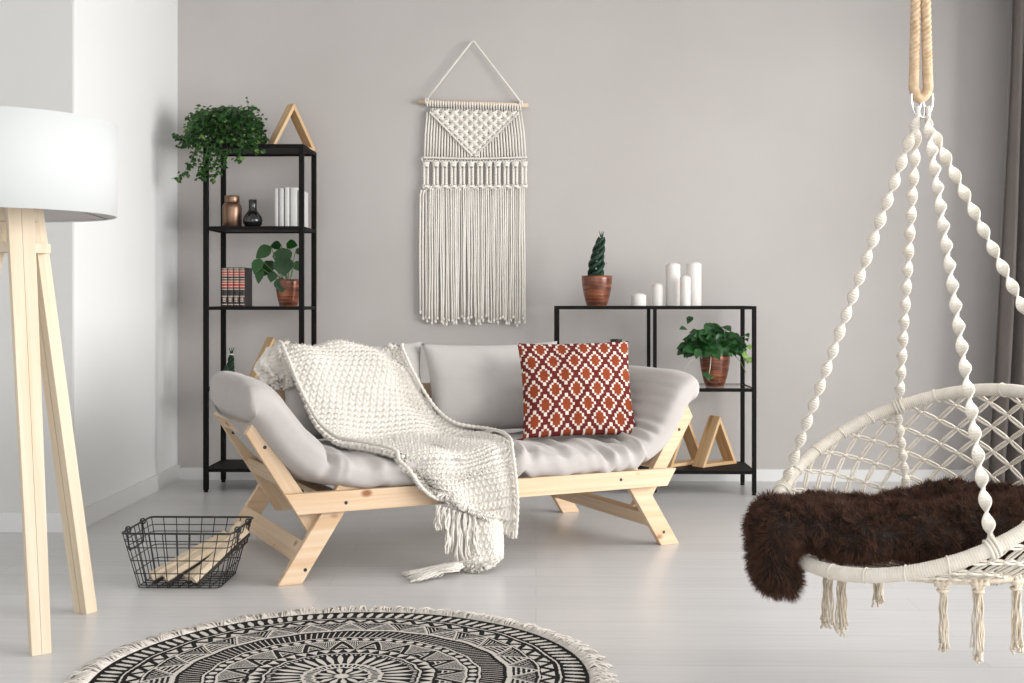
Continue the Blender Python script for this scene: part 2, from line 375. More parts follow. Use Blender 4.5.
mb = MB(); tube(mb, [(.02, 0, .19), (.035, 0, .207), (.05, -.004, .215)], .002, 6); build('side_shoot', mb, M['stem'], bp)
sc = thing('potted_snake_plant', 'tiny dark green braided plant showing above the left armrest cushion', 'plant', (-1.562, 6.13, .524))
pot(sc, .04, .03, .062, M['book_white']); braided(sc, (0, 0, .05), .115, .0105, .006, 2, bulge=.014)
mb = MB(); tube(mb, [(-.022, 0, .055), (-.026, 0, .08), (-.022, 0, .105)], lambda f: .013*(1-.6*f*f), 8); tube(mb, [(-.008, -.02, .055), (-.01, -.024, .085), (-.008, -.022, .12)], lambda f: .011*(1-.6*f*f), 8); build('offshoot', mb, M['snake'], sc)

# heart-leaf plant in a copper pot on the tall unit's middle shelf
hp = thing('potted_heartleaf_plant', 'heart-leaved green plant in a small copper pot on the tall shelving unit', 'plant', (-1.262, 6.12, .932))
pot(hp, .066, .045, .138)
mb = MB(); ms = MB(); K = .00505
for (u, v, dy, L, W, ax, az) in [(279,256,.0,.085,.085,.2,-1),(262,252,-.02,.085,.06,-1,-.75),(264,268,.01,.085,.06,-.75,-1),(256,266,-.05,.075,.052,-.35,-1),(258,275,-.05,.075,.04,-.1,-1),
        (280,285,-.06,.065,.062,.1,-1),(272,246,.03,.05,.042,-.9,-.1),(286,245,.03,.055,.045,.8,-.1),(270,277,-.03,.05,.045,-.25,-1),(293,266,.02,.05,.045,.5,-1),(282,266,-.05,.085,.09,.1,-.95),(294,252,.02,.035,.03,.9,.3)]:
    x = (u-285)*K; z = (308-v)*K; d = Vector((ax, -.25, az)).normalized()
    p = Vector((x, dy, z)) - d*L*.45
    leaf(mb, p, d, (0, -1, .35), L*1.15, W*1.2, prof=(.12, .85, 1, .86, .5, 0), fold=.12, droop=.12)
    tube(ms, [(x*.15, 0, .12), ((x*.4+p.x*.2), p.y*.3, z*.7+.04), tuple(p)], .0022, 6)
build('foliage', mb, M['heartleaf'], hp); build('stems', ms, M['stem'], hp)

# pothos in a copper pot on the low unit
pp = thing('potted_trailing_plant', 'bushy trailing green plant in a copper-brown pot on the low shelving unit', 'plant', (.905, 6.12, .528))
pot(pp, .077, .048, .165)
random.seed(11); mb = MB(); ml = MB(); ms = MB(); K = .00506
def pleaf(m_, x, y, z, L, dx=None):
    d = Vector((x*4+rnd(-.4,.4) if dx is None else dx, -.5+rnd(-.4,.3), rnd(-.9,.25))); leaf(m_, (x, y, z), d, (rnd(-.4,.4), -.9, .7), L, L*.72, fold=.2, droop=.3)
for i in range(260):
    a = rnd(0, 2*PI); rr = rnd(.0,1)**.5; x = .14*rr*math.cos(a)-.012; y = .10*rr*math.sin(a); z = .175+.150*(1-rr*rr*.70)*rnd(.15,1)
    pleaf(mb, x, y, z, rnd(.042,.068))
    if i % 3 == 0: tube(ms, [(x*.3, y*.3, .15), (x*.7, y*.7, z*.8+.03), (x, y, z)], .0016, 5)
for (u, v, L) in [(683,322,.05),(678,334,.05),(682,345,.045),(690,350,.045),(684,356,.04)]: pleaf(mb, (u-707)*K, -.03, (388-v)*K+.02, L, dx=-.5)
for i in range(9):
    f = i/8; x = (727+(737-727)*f-707)*K; z = (388-(345+20*f))*K; pleaf(mb if i < 4 else ml, x, -.05+rnd(-.01,.01), z+.02, .04+.012*f, dx=.4)
tube(ms, [(.04,-.03,.16),(.09,-.05,.16),(.12,-.05,.13),(.15,-.05,.07)], .0018, 5)
for u, v in ((738,335),(740,346),(737,340)): pleaf(ml if v > 340 else mb, (u-707)*K, -.02, (388-v)*K, .035, dx=.1)
tube(ms, [(.03,0,.16),(.08,-.01,.2),(.13,-.02,.25),(.165,-.02,.26)], .0015, 5)
for (u, v) in ((697,378),(700,383),(694,376)): pleaf(ml if u == 700 else mb, (u-707)*K, -.088, (388-v)*K+.02, .04, dx=.2)
mr = MB(); tube(mr, [(-.035,-.07,.165),(-.032,-.09,.15),(-.036,-.088,.10),(-.045,-.088,.05)], .0022, 6); tube(mr, [(-.08,-.03,.15),(-.13,-.05,.13),(-.16,-.05,.09),(-.165,-.05,.06)], .0012, 6)
build('foliage', mb, M['pothos'], pp); build('pale_leaves', ml, M['pothos_light'], pp)['label'] = 'paler yellow-green trailing leaves'
build('stems', ms, M['stem'], pp); build('aerial_roots', mr, M['root'], pp)

# trailing ivy on top of the tall unit
iv = thing('potted_ivy', 'dark green ivy trailing over the left end of the tall shelving unit', 'plant', (-1.583, 6.13, 1.747))
pot(iv, .085, .06, .12, M['soil'])
random.seed(5); mb = MB(); ml = MB(); ms = MB()
def ivl(p, L):
    m_ = ml if random.random() < .07 else mb
    leaf(m_, p, (rnd(-1,1), -.8+rnd(-.6,.8), rnd(-1,.2)), (rnd(-.5,.5), -.7, .8), L, L*.85, prof=(.15, .9, .95, .55, 0), fold=.2, droop=.25)
for i in range(1300):
    a = rnd(0, 2*PI); rr = rnd(0,1)**.5; x = .205*rr*math.cos(a); y = .15*rr*math.sin(a)
    z = .155+.055*(1-rr**2)*rnd(.3,1) - .20*rr**2*rnd(.0,1)
    if y > -.03 and z < .0: z = .02+rnd(0, .05)
    if z < .02 and -.1 < y: y = -.125-rnd(0,.05)
    ivl((x, y, z), rnd(.018,.032))
K = .0051
for i in range(420):
    ivl((rnd(-.15,.19), rnd(-.15,-.09), rnd(.0,.19)), rnd(.018,.03))
vines = [[(195,135),(185,140),(178,137)],[(195,140),(187,148),(182,149)],[(198,150),(197,160),(193,168),(186,176),(180,182)],[(204,148),(202,160),(205,170),(203,180)],[(215,150),(214,165),(209,175),(204,180)],
    [(222,150),(224,165),(221,175),(215,182)],[(230,150),(230,160),(227,170)],[(243,148),(244,158),(241,163)],[(255,146),(259,150),(264,155)],[(250,140),(262,142),(267,138)],[(212,148),(210,160),(208,170)],
    [(200,128),(193,131),(190,141),(192,150)],[(208,124),(203,118),(202,113)],[(244,122),(244,108),(243,97)],[(240,146),(250,148),(256,154)],[(218,146),(219,158),(218,168)]]
for k, vn in enumerate(vines):
    pts = [Vector(((u-222)*K, -.115-.02*(i > 0)-rnd(0,.02)-.02, (146-v)*K)) for i, (u, v) in enumerate(vn)]
    if k in (12, 13): pts = [Vector((q.x, 0, q.z)) for q in pts]
    if k in (0,1,2): pts = [Vector((q.x, q.y+.02, q.z)) for q in pts]
    n = 14 if len(vn) < 4 else 26
    if k not in (12,13): n = int(n*1.6)
    path = [cat(pts, i/n) for i in range(n+1)]; tube(ms, path[::2], .0013, 5)
    for q in path:
        sp = .009 if k in (12,13) else .018
        ivl(q+Vector((rnd(-sp,sp), rnd(-.01,.012), rnd(-.012,.012))), rnd(.014,.028) if k not in (12,13) else .014)
build('foliage', mb, M['ivy'], iv); build('pale_leaves', ml, M['ivy_light'], iv)['label'] = 'scattered young yellow-green leaves'; build('stems', ms, M['stem'], iv)

# ------------------------------------------------------------------ jars, vases, candles, books
jr = thing('lidded_jar', 'brushed copper jar with a lid on the tall unit, beside the black vase', 'jar', (-1.558, 6.15, 1.335))
build('body', lathe(MB(), [(0,0),(.046,0),(.049,.004),(.0495,.10),(.047,.115),(.040,.124),(.036,.128),(0,.128)], 48), M['copper'], jr)
build('lid', lathe(MB(), [(0,.128),(.036,.128),(.038,.131),(.038,.16),(.036,.164),(0,.165)], 48), M['copper'], jr)
VP = [(0,0),(.030,0),(.036,.003),(.0465,.018),(.050,.036),(.0465,.055),(.034,.072),(.024,.084),(.0205,.095),(.0200,.138),(.0225,.141),(.0205,.143),(.017,.138),(.016,.10),(0,.095)]
tag(build('vase', lathe(MB(), VP, 48), M['black_glaze'], None, loc=(-1.447, 6.13, 1.335)), 'glossy black bottle vase on the tall unit, beside the copper jar', 'vase', 'black bottle vases')
tag(build('vase', lathe(MB(), [(r*1.45, z*1.66) for r, z in VP], 48), M['black_glaze'], None, loc=(.408, 6.15, .528)), 'black vase on the low unit, just peeking out behind the red patterned pillow', 'vase', 'black bottle vases')
def candle(x, y, r, h, label):
    t = thing('pillar_candle', label, 'candle', (x, y, .9355), 0, 'white pillar candles')
    build('wax', lathe(MB(), [(0,0),(r*.98,0),(r,.002),(r,h-.012),(r*.97,h-.008),(r*.5,h),(r*.2,h+.003),(0,h+.004)], 40), M['white_wax'], t)
    mb = MB(); tube(mb, [(0,0,h),(0,0,h+.009),(.001,0,h+.014)], .0014, 6); build('wick', mb, M['wick'], t)
def cx(u, y): z = y; return (u-512)/1205*z - .0199*z + .0
for u, y, r, h, lb in ((638.5,6.10,.038,.062,'shortest and widest squat white pillar candle, nearest the potted snake plant'),(657.4,6.10,.0275,.112,'thin white candle standing between the squat candle and the tall ones'),
        (672.7,6.13,.037,.217,'tall thick white pillar candle, the left one of the two tall ones'),(684.8,6.04,.0268,.150,'slim mid-height white candle standing in front between two tall thick candles'),(693.5,6.16,.038,.222,'tall thick white pillar candle at the right end of the row')):
    candle(cx(u, y), y, r, h, lb)
def book(x, y, z, tk, dp, h, cover, label, group, name='book', bands=False, lean=0):
    t = thing(name, label, 'book', (x, y, z), 0, group)
    if lean: t.rotation_euler = (0, R(lean), 0)
    mb = MB(); c = .0022
    box(mb, 0, c, 0, dp, 0, h); box(mb, tk-c, tk, 0, dp, 0, h)
    n = 6; vs = []
    for zz in (0, h):
        for k in range(n+1): a = PI*k/n; vs.append((tk/2-math.cos(a)*tk/2, -math.sin(a)*.006, zz))
    fs = [(k, k+1, n+2+k, n+1+k) for k in range(n)]; fs.append(tuple(range(n+1))); fs.append(tuple(range(2*n+1, n, -1))); mb.add(vs, fs)
    build('cover', mb, cover, t, smooth=False)
    build('pages', box(MB(), c, tk-c, .001, dp-.004, .003, h-.003), M['book_page'], t, smooth=False)
    if bands:
        mr = MB(); mg = MB()
        def strip(m_, z0, z1, e, k0=0, k1=n):
            vs = []
            for zz in (z0, z1):
                for k in range(k0, k1+1): a = PI*k/n; vs.append((tk/2-math.cos(a)*(tk/2+e)*.98, -math.sin(a)*(.006+e)-.0004, zz))
            q = k1-k0+1; m_.add(vs, [(k, k+1, q+k+1, q+k) for k in range(q-1)])
        for z0, z1 in ((.47,.66),(.79,.93)): mr = MB(); strip(mr, h*z0, h*z1, .0006, 1, n-1); build('spine_panel', mr, M['book_red'], t)
        for z0 in (.04,.25,.43,.50,.58,.64,.70,.77,.83,.90,.95): strip(mg, h*z0, h*z0+.0042, .0012, 1, n-1)
        for z0 in (.12,.16,.2): strip(mg, h*z0, h*z0+.005, .0012, 2, n-2)
        build('gold_bands', mg, M['book_gold'], t)
    return t
bx = -1.337
names = ['first', 'second', 'third', 'fourth', 'last']
for i, (tk, h) in enumerate(((.019,.200),(.023,.201),(.024,.205),(.036,.204),(.022,.190))):
    book(bx, 6.14, 1.3355, tk, .15, h, M['book_white'], 'plain white book, %s from the left in the white row on the tall unit' % names[i], 'white books on the tall shelving unit'); bx += tk+.005
bx = -1.598
for i in range(4):
    book(bx, 6.10, .9325, .0285, .155, .198, M['book_black'], 'black leather-bound book with red and gold spine, %s from the left beside the heart-leaf plant' % (names[i] if i < 3 else 'last'), 'leather-bound books on the tall shelving unit', bands=True); bx += .030

# ------------------------------------------------------------------ macrame wall hanging
mh = thing('macrame_wall_hanging', 'cream macrame wall hanging with a long fringe on a wooden dowel', 'wall hanging', (-.34, 6.44, 2.0))
def wp(u, v, dy=0): return Vector(((u-512)*.005345-.128+.34, -.012-dy, (300-v)*.005345+.965-2.0))
mb = MB(); tube(mb, [wp(418.5, 101.8, .0), wp(528.5, 106, .0)], .0125, 14); build('dowel', mb, M['dowel'], mh)
mb = MB(); tube(mb, [wp(427, 100, .013), wp(450, 70, .004), wp(471, 43, 0), wp(473, 41.5, 0), wp(475, 43, 0), wp(498, 73, .004), wp(521, 103, .013)], .0048, 8)
for u, v in ((427,100),(521,103)):
    for k in (-1, 1):
        c = wp(u+k*1.1, v+1, 0); tube(mb, [c+Vector((0, .016*math.cos(a), .016*math.sin(a))) for a in [2*PI*q/14 for q in range(14)]], .0042, 6, closed=True)
build('hanging_cord', mb, M['cord_white'], mh)
mb = MB(); bot = lambda f: 157.5 + 1.2*math.sin(f*PI); topx = lambda f: 427.5+f*93; botx = lambda f: 424.5+f*101
def knot(p, sx, sz):          # square knot: two bights over a core
    for s in (-1, 1):
        tube(mb, [p+Vector((s*sx, 0, sz*.9)), p+Vector((s*sx*.9, -.005, .1*sz)), p+Vector((-s*sx*.2, -.0095, 0)), p+Vector((-s*sx*.9, -.004, -sz*.3)), p+Vector((-s*sx*.6, 0, -sz))], .0046, 6)
    tube(mb, [p+Vector((-sx, -.003, sz*.35)), p+Vector((0, -.0105, sz*.45)), p+Vector((sx, -.003, sz*.35))], .0044, 6)
NC = 36
for i in range(NC):         # lark's head row and vertical cords
    f = i/(NC-1); u = topx(f); dv = f*4.2
    c = wp(u, 104+dv, 0)
    tube(mb, [c+Vector((0, .013*math.cos(a), .004+.0155*math.sin(a))) for a in [2*PI*q/12 for q in range(12)]], .0048, 6, closed=True)
    d = abs(f-.49); vt = 112+(156-112)*max(0, 1-d/.46)
    tube(mb, [wp(u, 108, -.004), wp(botx(f), bot(f)+1, -.004)], .0050, 6) if vt > 113 else None
    if vt < 155: tube(mb, [wp(u+(botx(f)-u)*((vt-108)/50), vt, 0), wp(u+(botx(f)-u)*.7, (vt+157)/2, .001), wp(botx(f), bot(f)+1, 0)], .0052, 7)
for r in range(9):           # net of alternating square knots narrowing to the apex
    v = 112+r*4.9; n = 9-r
    for k in range(n):
        u = 473.5 + (k-(n-1)/2)*9.6; knot(wp(u, v+(u-427)*.03, .004), .0135, .0085)
        vv = v+(u-427)*.03
        for s in (-1, 1):
            for o_ in (-.7, .9): tube(mb, [wp(u-s*4.8, vv-2.5+o_, .001), wp(u-s*1.2, vv-.6+o_, .006), wp(u+s*1.2, vv+.6+o_, .006), wp(u+s*4.8, vv+2.6+o_, .001)], .0042, 6)
for s in (0, 1):             # ribs along the two edges of the V
    a, b = ((430, 112), (472.5, 156)) if s == 0 else ((518, 114), (474.5, 156))
    pts = [wp(a[0]+(b[0]-a[0])*q/44, a[1]+(b[1]-a[1])*q/44+(.9 if q % 2 else -.4), .008+.003*(q % 2)) for q in range(45)]
    tube(mb, pts, .0058, 7)
pts = [wp(423.5+103*q/92, bot(q/92)+(.6 if q % 2 else -.3), .006+.003*(q % 2)) for q in range(93)]; tube(mb, pts, .006, 7)
pts = [wp(424.5+101*q/80, bot(q/80)+3.2+1.3*math.sin(q*.8*PI), .005) for q in range(81)]; tube(mb, pts, .0048, 6)
tube(mb, [wp(423, 157.2, .004), wp(421.5, 159, .004), wp(423, 161, .003)], .005, 7)
NG = 12
for g in range(NG):
    u = 427+g*(97/(NG-1)); 
    if g == 0: u = 426
    knot(wp(u, 166, .003), .0145, .012); knot(wp(u, 163.5, .002), .017, .010)
    for s in (-1, 1):        # two braided columns
        tube(mb, [wp(u+s*1.75+.55*math.sin(q*1.3+s), 168+q*.62, .002+.003*math.cos(q*1.3+s)) for q in range(28)], .0054, 6)
        tube(mb, [wp(u+s*1.75-.7*math.sin(q*1.3+s), 168+q*.62, .002-.003*math.cos(q*1.3+s)) for q in range(28)], .0044, 6)
    knot(wp(u, 187, .004), .017, .012)
    if g < NG-1:
        un = u+97/(NG-1)/2
        tube(mb, [wp(u+1, 185.5, .004), wp(un, 187.5, .006), wp(u+97/(NG-1)-1, 190, .003)], .0048, 6); tube(mb, [wp(u+1, 190, .003), wp(un, 187.5, .010), wp(u+97/(NG-1)-1, 185.5, .004)], .0048, 6)
build('knotted_panel', mb, M['cord_white'], mh)
mb = MB(); random.seed(3)
for i in range(48):
    f = i/47; u = 426+f*98; e = 320+rnd(-5, 4)+(3 if f > .93 else 0); du = rnd(-1.3, 1.3); dy = rnd(-.004, .010)
    n = 9; pts = [wp(u+du*(q/(n-1))**1.5+.25*math.sin(q*1.1+i), 188+(e-188)*q/(n-1), dy) for q in range(n)]
    tube(mb, pts, lambda x: .0046 if x < .985 else .0052, 7); tube(mb, [pts[-1]+Vector((0,0,.004)), pts[-1]+Vector((rnd(-.004,.004),0,-.010))], .0068, 6)
for u, e in ((420.5, 312), (423.3, 318)): tube(mb, [wp(u+1.5, 190, .006), wp(u, 194, .005), wp(u-.6, 250, .003), wp(u-.3, e, .002)], .0052, 7); tube(mb, [wp(u-.3, e-1, .002), wp(u, e+2, .002)], .0068, 6)
build('fringe', mb, M['cord_white'], mh)

# ------------------------------------------------------------------ sofa (local frame: x along the seat, y towards the back, z up)
SO = Vector((-.1482, 4.4137, 0)); SA = R(27.5)
sofa = thing('sofa', 'slatted pine sofa with angled arms and a grey futon mattress', 'sofa', tuple(SO), SA)
def lplank(name, poly, y0, th, bolts=(), parent=None, mm=None, bol_side=-1):
    """plank lying in the x-z plane given by its four corners (first edge = long edge)"""
    p0 = Vector((poly[0][0], 0, poly[0][1])); p1 = Vector((poly[1][0], 0, poly[1][1]))
    X = (p1-p0).normalized(); Y = Vector((0, 1, 0)); Z = X.cross(Y); o = Vector((poly[0][0], y0, poly[0][1])); mw = basis(X, Y, Z, o); inv = mw.inverted()
    vs = []
    for yy in (y0, y0+th): vs += [inv @ Vector((a, yy, b)) for a, b in poly]
    ob = build(name, MB().add(vs, [(0,1,2,3),(7,6,5,4),(0,4,5,1),(1,5,6,2),(2,6,7,3),(3,7,4,0)]), mm or M['pine'], parent or sofa, smooth=False, bevel=.0025, mw=mw)
    for (bx_, bz_) in bolts:
        c = inv @ Vector((bx_, y0 if bol_side < 0 else y0+th, bz_)); mb = MB()
        q = [(0,-.0005),(.0042,-.0005),(.0062,-.001),(.0066,.002),(0,.002)]
        lathe(mb, [(r, z) for r, z in q], 14); mb.v = [(c.x+v[0], c.y+v[2]*(1 if bol_side < 0 else -1), c.z+v[1]) for v in mb.v]
        build('bolt', mb, M['wire'], ob)
    return ob
def yplank(name, x0, z0, x1, z1, wd, ya, yb, parent=None):    # board running front to back; (x0,z0)-(x1,z1) its cross-section direction
    d = Vector((x1-x0, 0, z1-z0)).normalized(); n = Vector((0, 1, 0)); Z = n.cross(d)
    mw = basis(n, d, Z, Vector((x0, ya, z0))); L = (Vector((x1, 0, z1))-Vector((x0, 0, z0))).length
    return build(name, box(MB(), 0, yb-ya, 0, L, 0, wd), M['pine'], parent or sofa, smooth=False, bevel=.002, mw=mw)
SD = .80
for y0, sd in ((-.03, -1), (SD+.028, 1)):
    e = 0 if sd < 0 else .09
    lplank('seat_rail', [(-.752+e,.240),(.732-e,.238),(.774-e,.305),(-.797+e,.312)], y0, .029, [(-.582,.270),(.519,.276)], bol_side=sd)
for y0, sd in ((0, -1), (SD, 1)):
    lplank('leg', [(-.813,0),(-.728,0),(-.503,.345),(-.588,.345)], y0, .028, [(-.717,.047)] if y0 == 0 else [(-.717,.05)], bol_side=sd)
    lplank('leg', [(.723,0),(.808,0),(.592,.345),(.507,.345)], y0, .028, [(.734,.052)] if y0 == 0 else [], bol_side=sd)
BD = .60
for y0, k in ((.0285, 0), (BD, 1)):
    dl = .035 if k else 0
    lplank('arm_beam', [(-.913+dl,.517),(-.687+dl,.150),(-.615+dl,.150),(-.883+dl,.562)], y0, .028, [(-.849,.468)] if k == 0 else [(-.82,.46)])
    lplank('arm_beam', [(.610,.156),(.677,.156),(.892,.497),(.863,.556)], y0, .028, [(.826,.448)] if k == 0 else [])
# arm slats, seat slats and stretchers
for t0 in (.012, .235):
    a = (-.878+.545*t0, .562-.838*t0); b = (a[0]+.545*.058, a[1]-.838*.058)
    yplank('arm_slat', a[0]-.006, a[1]-.004, b[0]-.006, b[1]-.004, .022, .057, BD)
    a = (.860-.553*(t0+.058), .556-.833*(t0+.058)); b = (a[0]+.553*.058, a[1]+.833*.058)
    yplank('arm_slat', a[0]+.006, a[1]-.004, b[0]+.006, b[1]-.004, .022, .057, BD)
for k in range(9):
    x = -.62+k*.15; build('seat_slat', box(MB(), x, x+.07, -.0005, SD+.0275, .262, .282), M['pine'], sofa, smooth=False, bevel=.002)
yplank('stretcher', -.760, .080, -.718, .142, .024, .0285, SD)
yplank('stretcher', .665, .146, .708, .085, .024, .0285, SD)
# slatted backrest
for x in (-.62, .62):
    mw = basis(Vector((1,0,0)), Vector((0, math.sin(R(12)), math.cos(R(12)))), Vector((0, -math.cos(R(12)), math.sin(R(12)))), Vector((x-.03, SD-.10, .30)))
    build('backrest_upright', box(MB(), 0, .06, 0, .40, 0, .026), M['pine'], sofa, smooth=False, bevel=.002, mw=mw)
for z in (.42, .552):
    mw = basis(Vector((1,0,0)), Vector((0, math.sin(R(12)), math.cos(R(12)))), Vector((0, -math.cos(R(12)), math.sin(R(12)))), Vector((-.70, SD-.13+(z-.3)*.21, z)))
    build('backrest_slat', box(MB(), 0, 1.40, 0, .062, 0, .022), M['pine'], sofa, smooth=False, bevel=.002, mw=mw)

# futon mattress: one padded slab bent up over both arms
path = [(-.915,.616),(-.878,.618),(-.838,.588),(-.788,.520),(-.725,.445),(-.640,.388),(-.50,.358),(-.25,.356),(0,.355),(.25,.352),(.48,.350),(.605,.368),(.700,.425),(.762,.510),(.805,.580),(.842,.610),(.886,.610)]
NT, NK = 330, 72
def mpath(t): 
    p = cat([(a, 0, b) for a, b in path], t); return p
mats_pts = [mpath(i/(NT-1)) for i in range(NT)]
def mattress():
    mb = MB()
    def P(i, j):
        t = i/(NT-1); p = mats_pts[i]; q = mats_pts[min(i+1, NT-1)]-mats_pts[max(i-1, 0)]; T = q.normalized(); N = Vector((-T.z, 0, T.x))
        a = 2*PI*j/NK; ca, sa = math.cos(a), math.sin(a)
        ex = .55; cy = math.copysign(abs(ca)**ex, ca); cz = math.copysign(abs(sa)**.62, sa)
        e0 = min(1, i/14); e1_ = min(1, (NT-1-i)/13); end = (1-(1-e0)**2.4)**.5 * (1-(1-e1_)**2.4)**.5
        seat = 1 if -.62 < p.x < .6 else 0
        arm = min(1, max(0, (-.60-p.x)/.10)); armr = min(1, max(0, (p.x-.58)/.12)); th = (.064 + .016*arm + .008*armr) * max(end, .02)
        hw = .345*(.93+.07*end)
        yc = .305
        # back of each arm is a little narrower
        if p.x < -.60: hw -= .035*min(1, (-.60-p.x)/.15); yc -= .02*min(1, (-.60-p.x)/.15)
        y = yc + hw*cy; n = th*cz
        front = max(0, -cy); top = max(0, cz)
        # crease where the left arm meets the seat
        cr = math.exp(-((p.x+.640)/.020)**2)
        if cz > 0: n -= .040*cr*cz
        y += .022*cr*front
        # gathered folds along the front edge and in the bends
        fold = (1-2*abs(math.sin(p.x*44+6*nz(p.x*3.1, 1.5, 0)+1.6*nz(p.x*8, cy*3, 3)+.9*cy))**1.3)*abs(nz(p.x*4.3, cy*1.6, 4.0))*1.15+.5*nz(p.x*21, cy*1.5, 8)
        fa = .020*front**1.5 + .009*top
        if -.60 < p.x < .62: n += fa*fold*(1.6 if p.x > .1 else .8); y -= .012*front*fold
        if p.x > .45:
            ang = math.exp(-((p.x-.64)/.11)**2); n += .020*ang*top*math.sin(t*185+cy*2)*abs(nz(cy*3, t*14, 2)+.35)
        if p.x < -.60: n += .012*top*nz(p.x*5, cy*2.2, 7)+.006*top*nz(p.x*16, y*5, 17)+.004*math.sin(y*60+p.x*20)*nz(y*6, p.x*5, 1)*max(0, -p.x-.65)*5
        # tufting waves across the seat
        if seat: n += top*.008*math.cos((p.x+.02)*2*PI/.30)*math.cos((y-.3)*2*PI/.34)
        n += .004*nz(p.x*6, y*6, cz*2)
        n = th*cz + (n-th*cz)*end**2
        return (p.x+N.x*n, y, p.z+N.z*n)
    grid(mb, P, NT, NK, wrapv=True)
    mb.f.append(tuple(range(NK))[::-1]); mb.m.append(0); mb.f.append(tuple((NT-1)*NK+k for k in range(NK))); mb.m.append(0)
    return mb
build('futon_mattress', mattress(), M['futon'], sofa)

def pillow_mb(W, H, T, n=44, pinch=.05, seed=0, p=.42, wr=.008, cell=None):
    mb = MB()
    for side in (1, -1):
        b = len(mb.v)
        for i in range(n+1):
            for j in range(n+1):
                u = -1+2*i/n; v = -1+2*j/n
                x = W/2*u*(1-pinch*(1-v*v)); y = H/2*v*(1-pinch*(1-u*u))
                q = max(0, (1-u*u))**p*max(0, (1-v*v))**p
                z = side*T/2*q*(1+.10*nz(u*1.3, v*1.3, seed+side)) + wr*nz(u*3.5, v*3.5, seed+3)*q
                z += .006*math.sin(6*math.atan2(v, u)*2+seed)*q*(abs(u*v))**.7*side
                z += .010*nz(u*1.1, v*1.1, seed+9)
                mb.v.append((x, y, z))
        for i in range(n):
            for j in range(n):
                a = b+i*(n+1)+j; mb.f.append((a, a+1, a+n+2, a+n+1)); mb.m.append(cell(i, j, n) if cell else 0)
    return mb
def weld(o, d=.0004):
    bm = bmesh.new(); bm.from_mesh(o.data); bmesh.ops.remove_doubles(bm, verts=bm.verts, dist=d); bmesh.ops.recalc_face_normals(bm, faces=bm.faces); bm.to_mesh(o.data); bm.free(); return o
def world(s, d, h): return SO + Vector((math.cos(SA)*s-math.sin(SA)*d, math.sin(SA)*s+math.cos(SA)*d, h))
def place(o, s, d, h, yaw, lean, roll):      # pillow mesh in its x-y plane stood up, leaning back
    o.location = world(s, d, h); m = Matrix.Rotation(SA+R(yaw), 4, 'Z') @ Matrix.Rotation(R(90-lean), 4, 'X') @ Matrix.Rotation(R(roll), 4, 'Z')
    o.rotation_euler = m.to_euler()
    return o
for s, d, h, yaw, roll, W, sd, lb in ((-.325, .625, .600, 0, 1, .62, 1, 'light grey back cushion at the sofa left, mostly under the knitted blanket'), (.275, .570, .600, 0, 0, .635, 5, 'light grey back cushion in the middle of the sofa, left of the red pillow')):
    o = weld(build('back_cushion', pillow_mb(W, .385, .15 if sd == 1 else .21, seed=sd, pinch=.075, p=.5), M['cushion']))
    tag(o, lb, 'cushion', 'light grey back cushions'); place(o, s, d, h, yaw, 14, roll)
# red patterned pillow
def ogee(i, j, n):
    P_, Q_ = 20.0, 32.0; x, y = i-n*.5+3, j-n*.5+6
    best = 9
    for a in range(-4, 5):
        for b in range(-4, 5):
            for o_ in (0, .5):
                dx = x-(a+o_)*P_; dy = y-(b+o_)*Q_
                if abs(dx) < P_ and abs(dy) < Q_:
                    sx = int(abs(dx)/1.9)*1.9+.9; sy = int(abs(dy)/2.0)*2.0+1
                    best = min(best, sx/(P_/2)+sy/(Q_/2) if True else 0)
    return 0 if best < .62 else (2 if best < .80 else 1)
rp = thing('patterned_pillow', 'rust red throw pillow with a stepped white ogee pattern', 'pillow', (0,0,0))
ro = weld(build('cover', pillow_mb(.455, .40, .14, n=104, pinch=.05, seed=2, p=.40, cell=ogee), [M['rust'], M['maroon'], M['ivory']], rp), .0002)
place(rp, .462, .215, .610, -21, 23, 1.0)
for sx in (-1, 1):
    for sy in (-1,):
        mb = MB(); 
        for k in range(12): a = rnd(-.6, .6)+math.atan2(sy, sx); L_ = .032; tube(mb, [(sx*.225, sy*.198, rnd(-.004,.004)), (sx*.225+math.cos(a)*L_, sy*.198+math.sin(a)*L_, rnd(-.008,.008))], .0022, 5)
        build('corner_tassel', mb, M['maroon'], rp)

